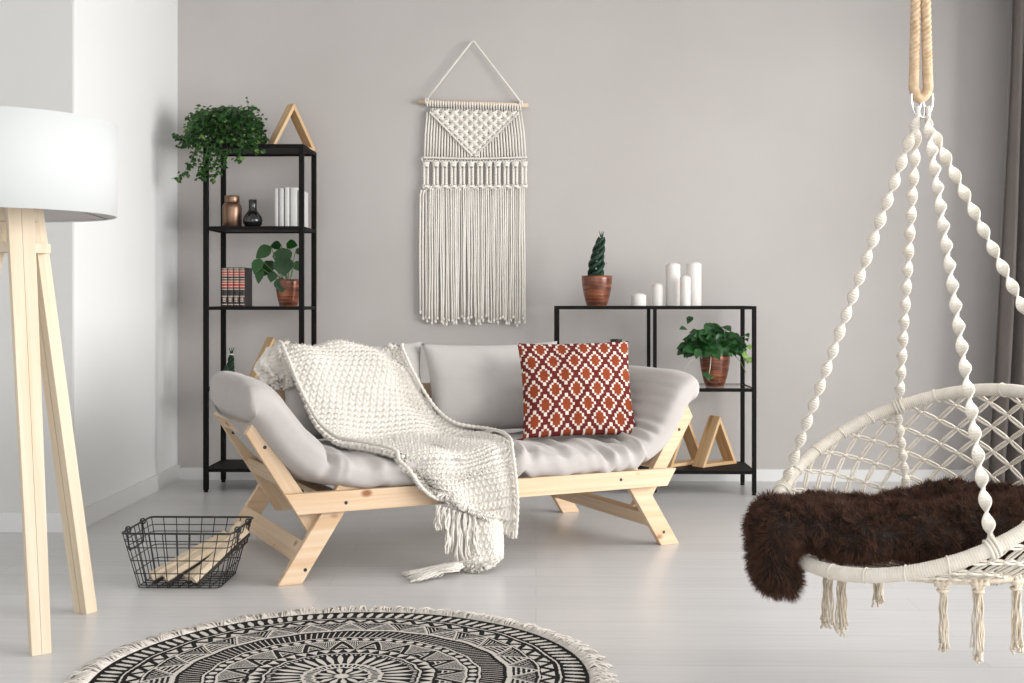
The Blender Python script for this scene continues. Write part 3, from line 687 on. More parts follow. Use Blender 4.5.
# ------------------------------------------------------------------ chunky knitted blanket (sofa frame)
bl = thing('knitted_blanket', 'chunky cream knitted blanket draped across the sofa down to the floor', 'blanket', tuple(SO), SA)
rows = [
 [(-0.546,0.860,0.575),(-0.394,0.870,0.548),(-0.263,0.870,0.544),(-0.166,0.870,0.540),(-0.065,0.860,0.537)],
 [(-0.611,0.820,0.714),(-0.441,0.830,0.730),(-0.302,0.820,0.724),(-0.184,0.820,0.713),(-0.088,0.800,0.703)],
 [(-0.618,0.690,0.795),(-0.488,0.675,0.814),(-0.340,0.670,0.808),(-0.220,0.670,0.798),(-0.133,0.670,0.759)],
 [(-0.617,0.580,0.744),(-0.467,0.570,0.761),(-0.317,0.565,0.759),(-0.195,0.565,0.740),(-0.111,0.570,0.690)],
 [(-0.594,0.520,0.651),(-0.449,0.500,0.648),(-0.298,0.500,0.635),(-0.162,0.505,0.619),(-0.070,0.520,0.591)],
 [(-0.566,0.470,0.565),(-0.420,0.455,0.557),(-0.265,0.455,0.543),(-0.125,0.460,0.537),(-0.030,0.470,0.517)],
 [(-0.553,0.360,0.499),(-0.401,0.370,0.483),(-0.244,0.380,0.471),(-0.089,0.390,0.475),(0.013,0.400,0.473)],
 [(-0.529,0.220,0.460),(-0.373,0.260,0.452),(-0.217,0.280,0.438),(-0.064,0.290,0.444),(0.081,0.330,0.457)],
 [(-0.479,0.100,0.438),(-0.339,0.130,0.441),(-0.203,0.135,0.445),(-0.056,0.140,0.444),(0.097,0.190,0.443)],
 [(-0.411,0.000,0.413),(-0.313,-0.020,0.417),(-0.192,-0.025,0.422),(-0.060,-0.020,0.428),(0.070,0.030,0.434)],
 [(-0.371,-0.060,0.376),(-0.302,-0.085,0.361),(-0.202,-0.100,0.357),(-0.078,-0.100,0.370),(0.032,-0.080,0.386)],
 [(-0.332,-0.075,0.317),(-0.261,-0.095,0.286),(-0.162,-0.105,0.263),(-0.054,-0.100,0.276),(0.039,-0.090,0.290)],
 [(-0.296,-0.080,0.280),(-0.225,-0.100,0.246),(-0.132,-0.108,0.215),(-0.040,-0.104,0.204),(0.042,-0.092,0.207)],
 [(-0.262,-0.080,0.260),(-0.192,-0.096,0.225),(-0.107,-0.104,0.192),(-0.030,-0.100,0.149),(0.036,-0.088,0.098)],
]
NL, NWD = 560, 210
def clampd(p):
    if -.60 < p.x < .60 and -.04 < p.y < .62:
        c = min(.999, abs((p.y-.305)/.345)); z = .355+.064*(1-c**3.64)**.31+.040
        if p.z < z and p.z > .40: p = Vector((p.x, p.y, z))
    if -.64 < p.x < 0:
        a = R(14); v = (p.z-.6)*math.cos(a)+(p.y-.625)*math.sin(a); n = (p.y-.625)*math.cos(a)-(p.z-.6)*math.sin(a)
        if abs(v) < .19 and n < .05:
            q = max(0, 1-((p.x+.325)/.31)**2)**.5*max(0, 1-(v/.1925)**2)**.5; lim = -.075*q-.028
            if n > lim: p = p+Vector((0, -math.cos(a), math.sin(a)))*(n-lim)
    return p
def knit_surface(rows, NL, NWD, lens, width, amp, wav=.0, seed=0):
    base = []
    for i in range(NL):
        t = i/(NL-1); r = [cat([row[c] for row in rows], t) for c in range(len(rows[0]))]
        base.append([(clampd(q) if wav > .015 else q) for q in (cat(r, j/(NWD-1)) for j in range(NWD))])
    if wav > .015:
        for _ in range(5):
            for i in range(1, NL-1):
                for j in range(NWD): base[i][j] = (base[i-1][j]+base[i][j]*2+base[i+1][j])/4
        knit_surface.edges = ([base[i][0].copy() for i in range(0, NL, 2)], [base[i][-1].copy() for i in range(0, NL, 2)])
    arc = [0]
    for i in range(1, NL): arc.append(arc[-1]+(base[i][NWD//2]-base[i-1][NWD//2]).length)
    def P(i, j):
        p = base[i][j]
        a = base[min(i+1, NL-1)][j]-base[max(i-1, 0)][j]; b = base[i][min(j+1, NWD-1)]-base[i][max(j-1, 0)]
        n = b.cross(a); n = n.normalized() if n.length > 1e-9 else Vector((0,0,1))
        X = arc[i]/.0250; Y = j/(NWD-1)*width/.0250
        row = math.floor(X); yy = Y+.5*(row % 2)
        fx = X-row-.5; fy = yy-math.floor(yy)-.5
        rr = math.hypot(fx*1.02, fy*.94)
        bmp = max(0, 1-(rr/.66)**2)**.5
        twist = .18*math.sin((fx+fy)*9)*bmp
        e = min(j, NWD-1-j)/(NWD-1); ed = min(1, max(0, min(j, NWD-1-j)/(NWD-1)*width/.012)); bmp = bmp*ed+.5*(1-ed)
        big = wav*(.35+math.sin((j/(NWD-1)*2.1-i/(NL-1)*1.3+.35*nz(i*.012, seed, 0))*2*PI)*.55+nz(i*.010, j*.02, seed)*.8)
        return p + n*(amp*(bmp+twist)-.005+(.009 if wav > .015 else 0)+big*min(1, e*6))
    return P
mb = MB(); grid(mb, knit_surface(rows, NL, NWD, 1.62, .55, .0165, .020), NL, NWD)
o = build('main_drape', mb, M['knit'], bl); md = o.modifiers.new('s', 'SOLIDIFY'); md.thickness = .012; md.offset = -1
for pts in knit_surface.edges:
    pts = [p+Vector((0, -.004, .005)) for p in pts]; mb = MB()
    tube(mb, pts, [.0045+.0035*abs(math.sin(i*.0054/.0125*PI/2)) for i in range(len(pts))], 8); build('edging', mb, M['knit'], bl)
# inner fold hanging to the floor
rows2 = [
 [(-.165,-.050,.235),(-.115,-.060,.230),(-.065,-.070,.225),(-.015,-.060,.23)],
 [(-.150,-.058,.150),(-.105,-.085,.150),(-.055,-.100,.145),(-.008,-.078,.15)],
 [(-.150,-.075,.075),(-.110,-.110,.070),(-.060,-.125,.070),(-.012,-.095,.07)],
 [(-.185,-.085,.040),(-.135,-.130,.030),(-.080,-.150,.032),(-.030,-.115,.04)],
 [(-.225,-.050,.028),(-.175,-.100,.020),(-.120,-.140,.018),(-.060,-.105,.035)],
]
mb = MB(); grid(mb, knit_surface(rows2, 150, 90, .34, .20, .010, .004, 4), 150, 90)
o = build('inner_fold', mb, M['knit'], bl); md = o.modifiers.new('s', 'SOLIDIFY'); md.thickness = .012; md.offset = -1
# crumpled end hanging behind the cushion
rows3 = [
 [(-.665,.70,.785),(-.630,.69,.800),(-.590,.69,.805),(-.565,.70,.80)],
 [(-.725,.68,.705),(-.675,.65,.740),(-.620,.66,.740),(-.590,.70,.73)],
 [(-.705,.67,.655),(-.655,.62,.670),(-.610,.65,.665),(-.595,.69,.66)],
 [(-.725,.66,.620),(-.670,.63,.628),(-.625,.64,.615),(-.600,.67,.61)],
]
mb = MB(); grid(mb, knit_surface(rows3, 100, 80, .21, .17, .010, .016, 2), 100, 80)
o = build('crumpled_end', mb, M['knit'], bl); md = o.modifiers.new('s', 'SOLIDIFY'); md.thickness = .012; md.offset = -1
random.seed(21)
mb = MB()
def yarn(mb, a, b, sag, n=7, r=.0035, wob=.006):
    a, b = Vector(a), Vector(b); ph = rnd(0, 6)
    pts = [a.lerp(b, q/(n-1))+Vector((wob*math.sin(q*1.7+ph), wob*math.cos(q*1.3+ph), -sag*math.sin(q/(n-1)*PI))) for q in range(n)]
    tube(mb, pts, r, 5)
for k in range(8):         # tassels under the slanting hem
    f = k/7; s0 = -.262+f*.135; h0 = .245-f*.045; L_ = .085 if k < 2 else .155+.02*rnd(-1,1)
    for q in range(7): yarn(mb, (s0+rnd(-.006,.006), -.085+rnd(-.008,.008), h0), (s0+rnd(-.016,.016)+(.015 if k > 4 else 0), -.085+rnd(-.015,.015), max(.012, h0-L_)), 0)
for k in range(120):        # tassels spread on the floor
    f = rnd(0,1); a = (-.175-.05*f, -.09-.05*f+rnd(-.02,.02), .028+rnd(-.008,.012)); e = (-.345-rnd(-.06,.05), -.045-.115*f+rnd(-.025,.025), .006+rnd(0,.006)); yarn(mb, a, e, -.006, 8, .0028, .007)
build('tassels', mb, M['knit'], bl)

# ------------------------------------------------------------------ tripod floor lamp
lp = thing('floor_lamp', 'floor lamp with a white drum shade on a pale wooden tripod', 'lamp', (-1.50, 3.46, 0))
LC = Vector((-1.50, 3.46, 0))
def lamp_leg(foot, top, wd0, wd1, th, gap=.001):
    f = Vector(foot)-LC; t = Vector(top)-LC; Z = (t-f).normalized(); rad = Vector((f.x, f.y, 0)).normalized(); 
    X = rad.cross(Vector((0,0,1))); X = (X-Z*X.dot(Z)).normalized(); Y = Z.cross(X); L = (t-f).length
    sk = .0
    mw = basis(Z, X, Y, f); e = root_leg = None
    grp = []
    for k in (0, 1):
        a0, a1 = (-wd0/2, -gap) if k == 0 else (gap, wd0/2); b0, b1 = (-wd1/2, -gap) if k == 0 else (gap, wd1/2)
        c = -Z.dot(Vector((0,0,0)))
        def xe(y, z, x): return x
        vs = []
        for z in (-th/2, th/2):
            for (x, y) in ((0,a0),(L,b0),(L,b1),(0,a1)):
                if x == 0:      # cut flush with the floor
                    p = X*y+Y*z; x = -p.z/Z.z
                vs.append((x, y, z))
        grp.append((vs, [(0,3,2,1),(4,5,6,7),(0,1,5,4),(1,2,6,5),(2,3,7,6),(3,0,4,7)]))
    mb = MB(); [mb.add(*g) for g in grp]
    return build('leg', mb, M['pine_pale'], lp, smooth=False, bevel=.0015, mw=mw)
lamp_leg((-1.352, 3.262, 0), (-1.472, 3.40, 1.30), .052, .074, .030, .0002)
lamp_leg((-1.392, 3.700, 0), (-1.487, 3.50, 1.30), .052, .050, .045)
lamp_leg((-1.760, 3.420, 0), (-1.540, 3.47, 1.30), .052, .060, .045)
mb = MB(); pts = [(.018,-.085,1.115),(.065,.055,1.115),(-.085,-.005,1.115)]
for i in range(3):
    a = Vector(pts[i]); b = Vector(pts[(i+1) % 3]); d = (b-a).normalized(); s = d.cross(Vector((0,0,1)))
    vs = []
    for p in (a, b):
        for y, z in ((-.011,-.014),(.011,-.014),(.011,.014),(-.011,.014)): vs.append(p+s*y+Vector((0,0,z)))
    mb.add(vs, [(0,1,2,3),(7,6,5,4),(0,4,5,1),(1,5,6,2),(2,6,7,3),(3,7,4,0)])
build('crossbar', mb, M['pine_pale'], lp, smooth=False, bevel=.001)
RS, HB, HT = .330, 1.209, 1.476
SX, SY = -.052, -.02
mb = MB(); n = 96
def ring_prof(mb, prof, n=96):
    lathe(mb, prof, n, (SX, SY, 0))
ring_prof(mb, [(RS-.0015, HB), (RS, HB+.001), (RS, HT-.001), (RS-.0015, HT)]); o = build('lamp_shade', mb, M['shade'], lp)
mb = MB(); ring_prof(mb, [(RS-.0018, HB+.0008), (RS-.0026, HB+.001), (RS-.0026, HT-.001), (RS-.0018, HT-.0008)]); build('shade_lining', mb, M['shade_in'], lp)
mb = MB(); tube(mb, [(SX+(RS-.003)*math.cos(a), SY+(RS-.003)*math.sin(a), HB+.002) for a in [2*PI*k/80 for k in range(80)]], .0022, 6, closed=True); tube(mb, [(SX+(RS-.003)*math.cos(a), SY+(RS-.003)*math.sin(a), HT-.002) for a in [2*PI*k/80 for k in range(80)]], .0022, 6, closed=True)
for k in range(3):
    a = 2*PI*k/3+.75; tube(mb, [(0, 0, HB+.07), (SX+(RS-.003)*math.cos(a), SY+(RS-.003)*math.sin(a), HB+.003)], .002, 6)
build('shade_frame', mb, M['chrome'], lp)
mb = MB(); lathe(mb, [(0,1.19),(.05,1.19),(.055,1.195),(.055,1.225),(.05,1.23),(.016,1.232),(.016,1.285),(.0,1.285)], 32, (.0, 0, 0)); build('top_cap', mb, M['pine_pale'], lp)
mb = MB(); lathe(mb, [(.0,1.285),(.013,1.286),(.014,1.30),(.028,1.33),(.031,1.35),(.024,1.375),(0,1.385)], 32); build('light_bulb', mb, M['white_wax'], lp)

# ------------------------------------------------------------------ wire basket with split wood
bk = thing('wire_basket', 'black wire basket with two swing handles on the floor beside the sofa', 'basket', (-1.19, 4.12, 0))
def rrect(x0, x1, y0, y1, z, r=.03, n=5):
    out = []
    for cx_, cy_, a0 in ((x1-r, y1-r, 0), (x0+r, y1-r, 90), (x0+r, y0+r, 180), (x1-r, y0+r, 270)):
        for k in range(n+1): a = R(a0+90*k/n); out.append(Vector((cx_+r*math.cos(a), cy_+r*math.sin(a), z)))
    return out
TB = (-.184, .186, -.160, .150); BB = (-.142, .135, -.122, .115)
def lv(f): return [BB[k]+(TB[k]-BB[k])*f for k in range(4)]
mb = MB(); tube(mb, rrect(*TB, .192, .02), .0036, 8, closed=True); build('rim', mb, M['wire'], bk)
mb = MB()
for f in (0, .26, .5, .74, .86): tube(mb, rrect(*lv(f), .005+.187*f, .018), .0018, 6, closed=True)
for k in range(1, 8):
    x = k/8
    for yi in (2, 3): tube(mb, [(BB[0]+(BB[1]-BB[0])*x, BB[yi], .004), (TB[0]+(TB[1]-TB[0])*x, TB[yi], .192)], .0018, 6)
    tube(mb, [(BB[0]+(BB[1]-BB[0])*x, BB[2], .004), (BB[0]+(BB[1]-BB[0])*x, BB[3], .004)], .0018, 6)
for k in range(1, 7):
    y = k/7
    for xi in (0, 1): tube(mb, [(BB[xi], BB[2]+(BB[3]-BB[2])*y, .004), (TB[xi], TB[2]+(TB[3]-TB[2])*y, .192)], .0018, 6)
    tube(mb, [(BB[0], BB[2]+(BB[3]-BB[2])*y, .005), (BB[1], BB[2]+(BB[3]-BB[2])*y, .005)], .0018, 6)
for xi in (0, 1):
    for yi in (2, 3): s = (1 if xi == 0 else -1)*.005; u = (1 if yi == 2 else -1)*.005; tube(mb, [(BB[xi]+s, BB[yi]+u, .004), (TB[xi]+s, TB[yi]+u, .192)], .0018, 6)
build('wire_mesh', mb, M['wire'], bk)
for xi, s in ((0, -1), (1, 1)):
    mb = MB(); x = TB[xi]+s*.004; ya, yb = -.085, .065
    def inn(z): return x - s*(.192-z)*.10
    tube(mb, [(x, ya, .196), (inn(.16), ya, .16), (inn(.125), ya+.002, .125), (inn(.121), ya+.008, .121), (inn(.121), yb-.008, .121), (inn(.125), yb-.002, .125), (inn(.16), yb, .16), (x, yb, .196)], .0032, 8)
    for y in (ya, yb): tube(mb, [(TB[xi]+.009*math.cos(a), y, .192+.009*math.sin(a)) for a in [2*PI*k/14 for k in range(14)]], .0026, 6, closed=True)
    build('handle', mb, M['wire'], bk)
stk = (((-1.295,4.035,.028),(-1.075,4.175,.145),.021,'split wood stick in the basket, the leftmost'),((-1.245,4.022,.026),(-1.040,4.150,.150),.020,'split wood stick in the basket, second from the left'),
       ((-1.180,4.045,.022),(-1.035,4.215,.175),.018,'split wood stick in the basket, the brownish one second from the right'),((-1.150,4.015,.024),(-1.010,4.165,.165),.022,'pale split wood stick in the basket, the rightmost'))
for a, b, r_, lb in stk:
    a, b = Vector(a), Vector(b); L = (b-a).length; X = (b-a).normalized(); Y = X.cross(Vector((0,0,1))).normalized(); Z = X.cross(Y)
    t = thing('firewood_stick', lb, 'firewood', tuple(a), 0, 'split wood sticks in the wire basket'); t.rotation_euler = basis(X, -Y, -Z, (0,0,0)).to_euler() if False else basis(X, Y, Z, (0,0,0)).to_euler()
    mb = MB(); NN = 14
    sec = [(-1,-.55),(-.2,-1),(.9,-.75),(1,.1),(.55,.75)]
    vs = []
    for i in range(NN+1):
        for k, (y, z) in enumerate(sec): vs.append((L*i/NN, r_*(y+.12*nz(i*.4, k, a.x*9)), r_*(z+.12*nz(i*.4, k+5, a.x*9))))
    fs = [(i*5+k, i*5+(k+1) % 5, (i+1)*5+(k+1) % 5, (i+1)*5+k) for i in range(NN) for k in range(5)]; fs += [(4,3,2,1,0), tuple(NN*5+k for k in range(5))]
    build('split_wood', mb.add(vs, fs), M['stick'], t, smooth=False)
    mb = MB(); vs = []
    for i in range(NN+1):
        for k in range(5):
            aa = PI*.02+PI*.62*k/4; vs.append((L*i/NN-.001, r_*1.1*math.cos(aa)*.98, r_*(.2+.95*math.sin(aa)+.1*nz(i*.6, k*2, 3))))
        vs.append((L*i/NN-.001, -r_*.2, r_*.4))
    fs = [(i*6+k, i*6+(k+1) % 6, (i+1)*6+(k+1) % 6, (i+1)*6+k) for i in range(NN) for k in range(6)]; fs += [(5,4,3,2,1,0), tuple(NN*6+k for k in range(6))]
    build('bark', mb.add(vs, fs), M['bark'], t, smooth=False)['label'] = 'dark strip of bark'

# ------------------------------------------------------------------ round rug
RR = .632
rug = thing('round_rug', 'round black and cream mandala rug with a short fringe', 'rug', (-.494, 3.056, 0))
def rugpat(r, a):
    """1 = black, 0 = cream; r normalised to 1 at the black edge, a in turns"""
    if r > .985: return 1
    def tri(x): return abs((x % 1)-.5)*2
    if r > .885:                                    # radial cream drops on black
        q = (r-.893)/.085; w_ = .33*math.sin(max(0, min(1, q))*PI)**.6
        return 0 if 0 < q < 1 and tri(a*124+q*.35) < w_*1.25+.12 and q > .06 else 1
    if r > .872: return 0 if r > .877 else 1
    if r > .862: return 1
    if r > .800:                                    # zigzag ribbon
        q = (r-.800)/.062; z = tri(a*56)
        return 1 if abs(q-z) < .30 or q < .08 or q > .93 else 0
    if r > .792: return 0
    if r > .665:                                    # triangles with hatched gussets
        q = (r-.665)/.127; x = (a*28) % 1; z = abs(x-.5)*2
        if z < 1-q*1.0-.04: return 1 if (q*6 % 1) < .62 and q > .18 else 0
        zz = z-(1-q); 
        if abs(zz) < .09: return 0
        return 1 if (zz*4.5 % 1) < .74 or q > .9 else 0
    if r > .655: return 1
    if r > .560:                                    # dense radial hatching
        q = (r-.560)/.095
        return 0 if (a*150+q*.9) % 1 < .20 and .05 < q < .95 else 1
    if r > .550: return 0
    if r > .505:                                    # row of dots
        q = (r-.5275)/.0225; x = ((a*64) % 1-.5)*2
        return 0 if (x/.62)**2+(q/.75)**2 < 1 else 1
    if r > .496: return 0
    if r > .385:                                    # arrowhead band
        q = (r-.385)/.111; x = (a*20) % 1; z = abs(x-.5)*2; k = q*.8+z
        if k < .42: return 1 if (q*5 % 1) < .68 else 0
        if k < .52: return 0
        if k < .86: return 1
        if k < .96: return 0
        return 1 if (z*9+q*2) % 1 < .6 else 0
    if r > .372: return 1
    if r > .325:                                    # cream ground with black teeth
        q = (r-.325)/.047; return 1 if tri(a*44) > q*.9+.05 else 0
    if r > .300: return 0 if r < .318 and r > .309 else 1
    if r > .285: return 1 if (a*90) % 1 < .6 else 0
    if r > .165:                                    # petals
        q = (r-.165)/.12; x = tri(a*34); return 0 if x < .58*math.sin(PI*min(1, q*.9+.08))**.8 else 1
    if r > .150: return 0
    if r > .120: return 1 if (a*48) % 1 < .6 else 0
    if r > .108: return 0
    if r > .03: q = (r-.03)/.078; return 0 if tri(a*12) < .6*math.sin(PI*q)+.02 else 1
    return 0
NR, NA = 300, 1500
me = bpy.data.meshes.new('pile'); import numpy as np
rad = np.linspace(0.004, 1, NR)*RR; ang = np.linspace(0, 2*np.pi, NA, endpoint=False)
wob = 1+.004*np.sin(ang*3+1)+.002*np.sin(ang*11)
X_ = np.outer(rad, np.cos(ang)*wob); Y_ = np.outer(rad, np.sin(ang)*wob); Z_ = np.full_like(X_, .0085); Z_[-1, :] = .004
co_ = np.stack([X_, Y_, Z_], -1).reshape(-1, 3)
i_, j_ = np.meshgrid(np.arange(NR-1), np.arange(NA), indexing='ij'); jn = (j_+1) % NA
fa = np.stack([i_*NA+j_, (i_+1)*NA+j_, (i_+1)*NA+jn, i_*NA+jn], -1).reshape(-1, 4)
b0 = len(co_); edge = (NR-1)*NA
co_ = np.vstack([co_, np.stack([X_[-1], Y_[-1], np.full(NA, .0005)], -1), [[0,0,.0085]]])
k_ = np.arange(NA); kn = (k_+1) % NA
fa = np.vstack([fa, np.stack([edge+k_, b0+k_, b0+kn, edge+kn], -1)])
tri_ = np.stack([np.full(NA, b0+NA), k_, kn], -1)
me.vertices.add(len(co_)); me.vertices.foreach_set('co', co_.ravel())
nq = len(fa); nt_ = len(tri_); me.loops.add(nq*4+nt_*3); me.loops.foreach_set('vertex_index', np.concatenate([fa.ravel(), tri_.ravel()]))
me.polygons.add(nq+nt_); st = np.concatenate([np.arange(nq)*4, nq*4+np.arange(nt_)*3]); me.polygons.foreach_set('loop_start', st)
me.polygons.foreach_set('loop_total', np.concatenate([np.full(nq, 4), np.full(nt_, 3)])); me.update(calc_edges=True)
at_ = me.attributes.new('ink', 'FLOAT', 'POINT'); vals = np.zeros(len(co_))
for i in range(NR):
    rn = rad[i]/RR
    for j in range(NA): vals[i*NA+j] = rugpat(rn+.004*math.sin(j*.09)*(rn < .98), j/NA)
vals[b0:b0+NA] = 1; at_.data.foreach_set('value', vals)
def rug_mat():
    m = mat('printed_cotton_rug', (.03,.027,.026), .95, spec=.1); nt = m.node_tree; L = nt.links.new; b = nt.nodes['Principled BSDF']
    a = nt.nodes.new('ShaderNodeAttribute'); a.attribute_name = 'ink'; tc = nt.nodes.new('ShaderNodeTexCoord')
    n = nt.nodes.new('ShaderNodeTexNoise'); n.inputs['Scale'].default_value = 180; n.inputs['Detail'].default_value = 3; L(tc.outputs['Object'], n.inputs['Vector'])
    ad = nt.nodes.new('ShaderNodeMath'); ad.operation = 'MULTIPLY_ADD'; ad.inputs[1].default_value = .5; L(n.outputs[0], ad.inputs[0]); L(a.outputs['Fac'], ad.inputs[2])
    r = nt.nodes.new('ShaderNodeValToRGB'); e = r.color_ramp.elements; e[0].position = .66; e[0].color = (.62,.58,.53,1); e[1].position = .84; e[1].color = (.016,.014,.0135,1)
    L(ad.outputs[0], r.inputs[0]); L(r.outputs[0], b.inputs['Base Color'])
    u = nt.nodes.new('ShaderNodeBump'); u.inputs['Strength'].default_value = .5; u.inputs['Distance'].default_value = .002; L(n.outputs[0], u.inputs['Height']); L(u.outputs[0], b.inputs['Normal'])
    return m
me.materials.append(rug_mat()); ro = bpy.data.objects.new('pile', me); C.objects.link(ro); ro.parent = rug
mb = MB(); random.seed(9)
for k in range(1000):
    a = 2*PI*k/1000+rnd(-.002,.002); l_ = .064+rnd(-.02,.014); da = .45*math.sin(k*.37)+rnd(-.35,.35)
    d = Vector((math.cos(a+da), math.sin(a+da), 0)); p = Vector((math.cos(a)*RR*.995, math.sin(a)*RR*.995, .006)); s = d.cross(Vector((0,0,1)))
    tube(mb, [p, p+d*l_*.4+Vector((0,0,.008+rnd(-.002,.006))), p+d*l_*.8+s*rnd(-.010,.010)+Vector((0,0,rnd(0,.008))), p+d*l_+s*rnd(-.014,.014)+Vector((0,0,-.003))], .0025, 4)
build('fringe', mb, M['rug_fringe'], rug)

# ------------------------------------------------------------------ hanging macrame chair
sw = thing('hanging_chair', 'cream macrame hanging chair with a hooped back and tassels', 'hanging chair', (.938, 2.943, 0))
OC = Vector((.938, 2.943, 0))
rc = Vector((0, 0, .540)); ra = Vector((-.88993, 0, -.4461)); rb = Vector((.12813, -.95973, -.2450)); RB = .38
def bigring(td): t = R(td); return rc + RB*(math.cos(t)*ra+math.sin(t)*rb)
rn_ = ra.cross(rb).normalized()
def torus_ridged(mb, P, n, r0, amp, pitch_n, m=14, nrm=None):
    pts = [P(k/n) for k in range(n)]; c = sum(pts, Vector())/n; vs = []; fs = []
    for k in range(n):
        t = (pts[(k+1) % n]-pts[k-1]).normalized(); s = t.cross(nrm).normalized(); b = t.cross(s)
        rr = r0+amp*math.cos(k*2*PI/4)+.0008*nz(k*.09, 3, 1)
        for q in range(m): a = 2*PI*q/m; vs.append(pts[k]+s*rr*math.cos(a)+b*rr*math.sin(a))
    for k in range(n):
        j = (k+1) % n
        for q in range(m): l = (q+1) % m; fs.append((k*m+q, k*m+l, j*m+l, j*m+q))
    mb.add(vs, fs)
mb = MB(); torus_ridged(mb, lambda f: bigring(360*f), 1600, .0162, .0008, 2, 14, rn_)
for k in range(26):      # lashings over the wrapping
    td = 360*k/26+3; p = bigring(td); t = (bigring(td+1)-bigring(td-1)).normalized(); s = t.cross(rn_)
    tube(mb, [p+s*.0172*math.cos(a)+rn_*.0172*math.sin(a)+t*.004*math.sin(a) for a in [2*PI*q/14 for q in range(14)]], .0020, 6, closed=True)
build('back_hoop', mb, M['cord'], sw)
sc_ = Vector((.037, .042, .335)); SR = .25
def seatring(a): return sc_+Vector((SR*math.cos(a), SR*math.sin(a), 0))
mb = MB(); torus_ridged(mb, lambda f: seatring(2*PI*f), 1000, .0105, .0008, 2, 12, Vector((0,0,1))); build('seat_hoop', mb, M['cord_tan'], sw)

def sinnet(mb, p0, p1, pitch=.050, wa=.0128, wb=.0046, ph=0, taper=.25, bow=0):
    """spiral sinnet of half knots: a flat ridged band turning about its own axis"""
    p0, p1 = Vector(p0), Vector(p1); L = (p1-p0).length; T = (p1-p0)/L; N = T.orthogonal().normalized(); B = T.cross(N)
    n = int(L/.0017); m = 12; vs = []; fs = []
    for i in range(n+1):
        s = L*i/n; th = PI*s/pitch+ph; e = min(1, s/.02, (L-s)/.02); k = (1+.13*math.cos(2*PI*s/.0068))
        a_ = wa*(.45+.55*e)*(1+.4*(k-1)); b_ = wb*(1+2*(k-1))
        c = p0+T*s+N*(bow*math.sin(PI*s/L))
        for q in range(m):
            al = 2*PI*q/m; x = a_*math.cos(al); y = b_*math.sin(al)*(1+.25*math.cos(2*al))
            vs.append(c+N*(x*math.cos(th)-y*math.sin(th))+B*(x*math.sin(th)+y*math.cos(th)))
    for i in range(n):
        for q in range(m): l = (q+1) % m; fs.append((i*m+q, i*m+l, (i+1)*m+l, (i+1)*m+q))
    fs.append(tuple(range(m))[::-1]); fs.append(tuple(n*m+q for q in range(m))); mb.add(vs, fs)
    for g in (0, PI):        # smooth edge cords spiralling round the band
        pts = []
        for i in range(0, n+1, 3):
            s = L*i/n; th = PI*s/pitch+ph+g; e = min(1, s/.02, (L-s)/.02); rr = wa*.93*(.45+.55*e)
            pts.append(p0+T*s+N*(bow*math.sin(PI*s/L))+(N*math.cos(th)+B*math.sin(th))*rr)
        tube(mb, pts, .0023, 6)
HK = Vector((.003, .016, 1.435))
for td, off, ph in ((320, (-.012, -.004), .3), (254, (-.010, .006), 1.2), (87, (.012, -.006), 2.0), (163, (.013, .005), .9)):
    mb = MB(); e = bigring(td); top = HK+Vector((off[0], off[1], -.028)); d = (top-e).normalized(); sinnet(mb, top, e+d*.022, ph=ph)
    t = (bigring(td+1)-bigring(td-1)).normalized(); s = t.cross(rn_)
    for o_ in (-.008, 0, .008): tube(mb, [e+t*o_+s*.0195*math.cos(a)+rn_*.0195*math.sin(a) for a in [2*PI*q/14 for q in range(14)]], .0038, 6, closed=True)
    for s_ in (-1, 1): tube(mb, [e+d*.034, e+d*.018+t*s_*.006, e+t*s_*.011+rn_*.013], .0042, 6)
    tube(mb, [top+Vector((0,0,.030)), top+Vector((.003,.002,.012)), top-d*.004], .006, 8)
    build('suspension_cord', mb, M['cord'], sw)
# carabiners and the twisted rope up to the ceiling
for s, px_ in ((-1, -.010), (1, .011)):
    mb = MB(); c = HK+Vector((px_, 0, .007)); pts = []
    for k in range(40):
        a = 2*PI*k/40; x = .0135*math.cos(a)*(1-.18*math.sin(a)); z = .034*math.sin(a); tl = s*-.32
        pts.append(c+Vector((x*math.cos(tl)-z*math.sin(tl)*-1*0-z*math.sin(tl), .004*s*math.sin(a), x*math.sin(tl)+z*math.cos(tl))))
    tube(mb, pts, .0032, 8, closed=True); build('carabiner', mb, M['chrome'], sw)
mb = MB()
cl = [(-.018, 0, 2.600-0)]+[(-.0175+.0015*k, 0, 2.6-k*.29) for k in range(4)]
def rope3(mb, P, L, R0=.0062, rs=.0066, pitch=.036):
    n = int(L/.004)
    pts = [P(i/n) for i in range(n+1)]; fr = frames(pts)
    for k in range(3):
        tube(mb, [pts[i]+(fr[i][1]*math.cos(2*PI*k/3+2*PI*L*i/n/pitch)+fr[i][2]*math.sin(2*PI*k/3+2*PI*L*i/n/pitch))*R0 for i in range(n+1)], rs, 8)
loop = [(-.006,.016,2.66),(-.007,.016,2.2),(-.010,.016,1.80),(-.0150,.016,1.53),(-.0150,.016,1.478),(0,.016,1.457),(.0165,.016,1.478),(.0165,.016,1.53),(.0105,.016,1.80),(.008,.016,2.2),(.007,.016,2.66)]
rope3(mb, lambda f: cat(loop, f), 2.42); build('jute_rope', mb, M['jute'], sw)
mb = MB(); lathe(mb, [(0,2.7),(.04,2.7),(.04,2.694),(.012,2.688),(.006,2.686),(.006,2.665),(0,2.665)], 24, (0,.016,0)); tube(mb, [(.018*math.cos(a), .016, 2.652+.018*math.sin(a)) for a in [2*PI*k/20 for k in range(20)]], .004, 8, closed=True)
build('ceiling_hook', mb, M['chrome'], sw)

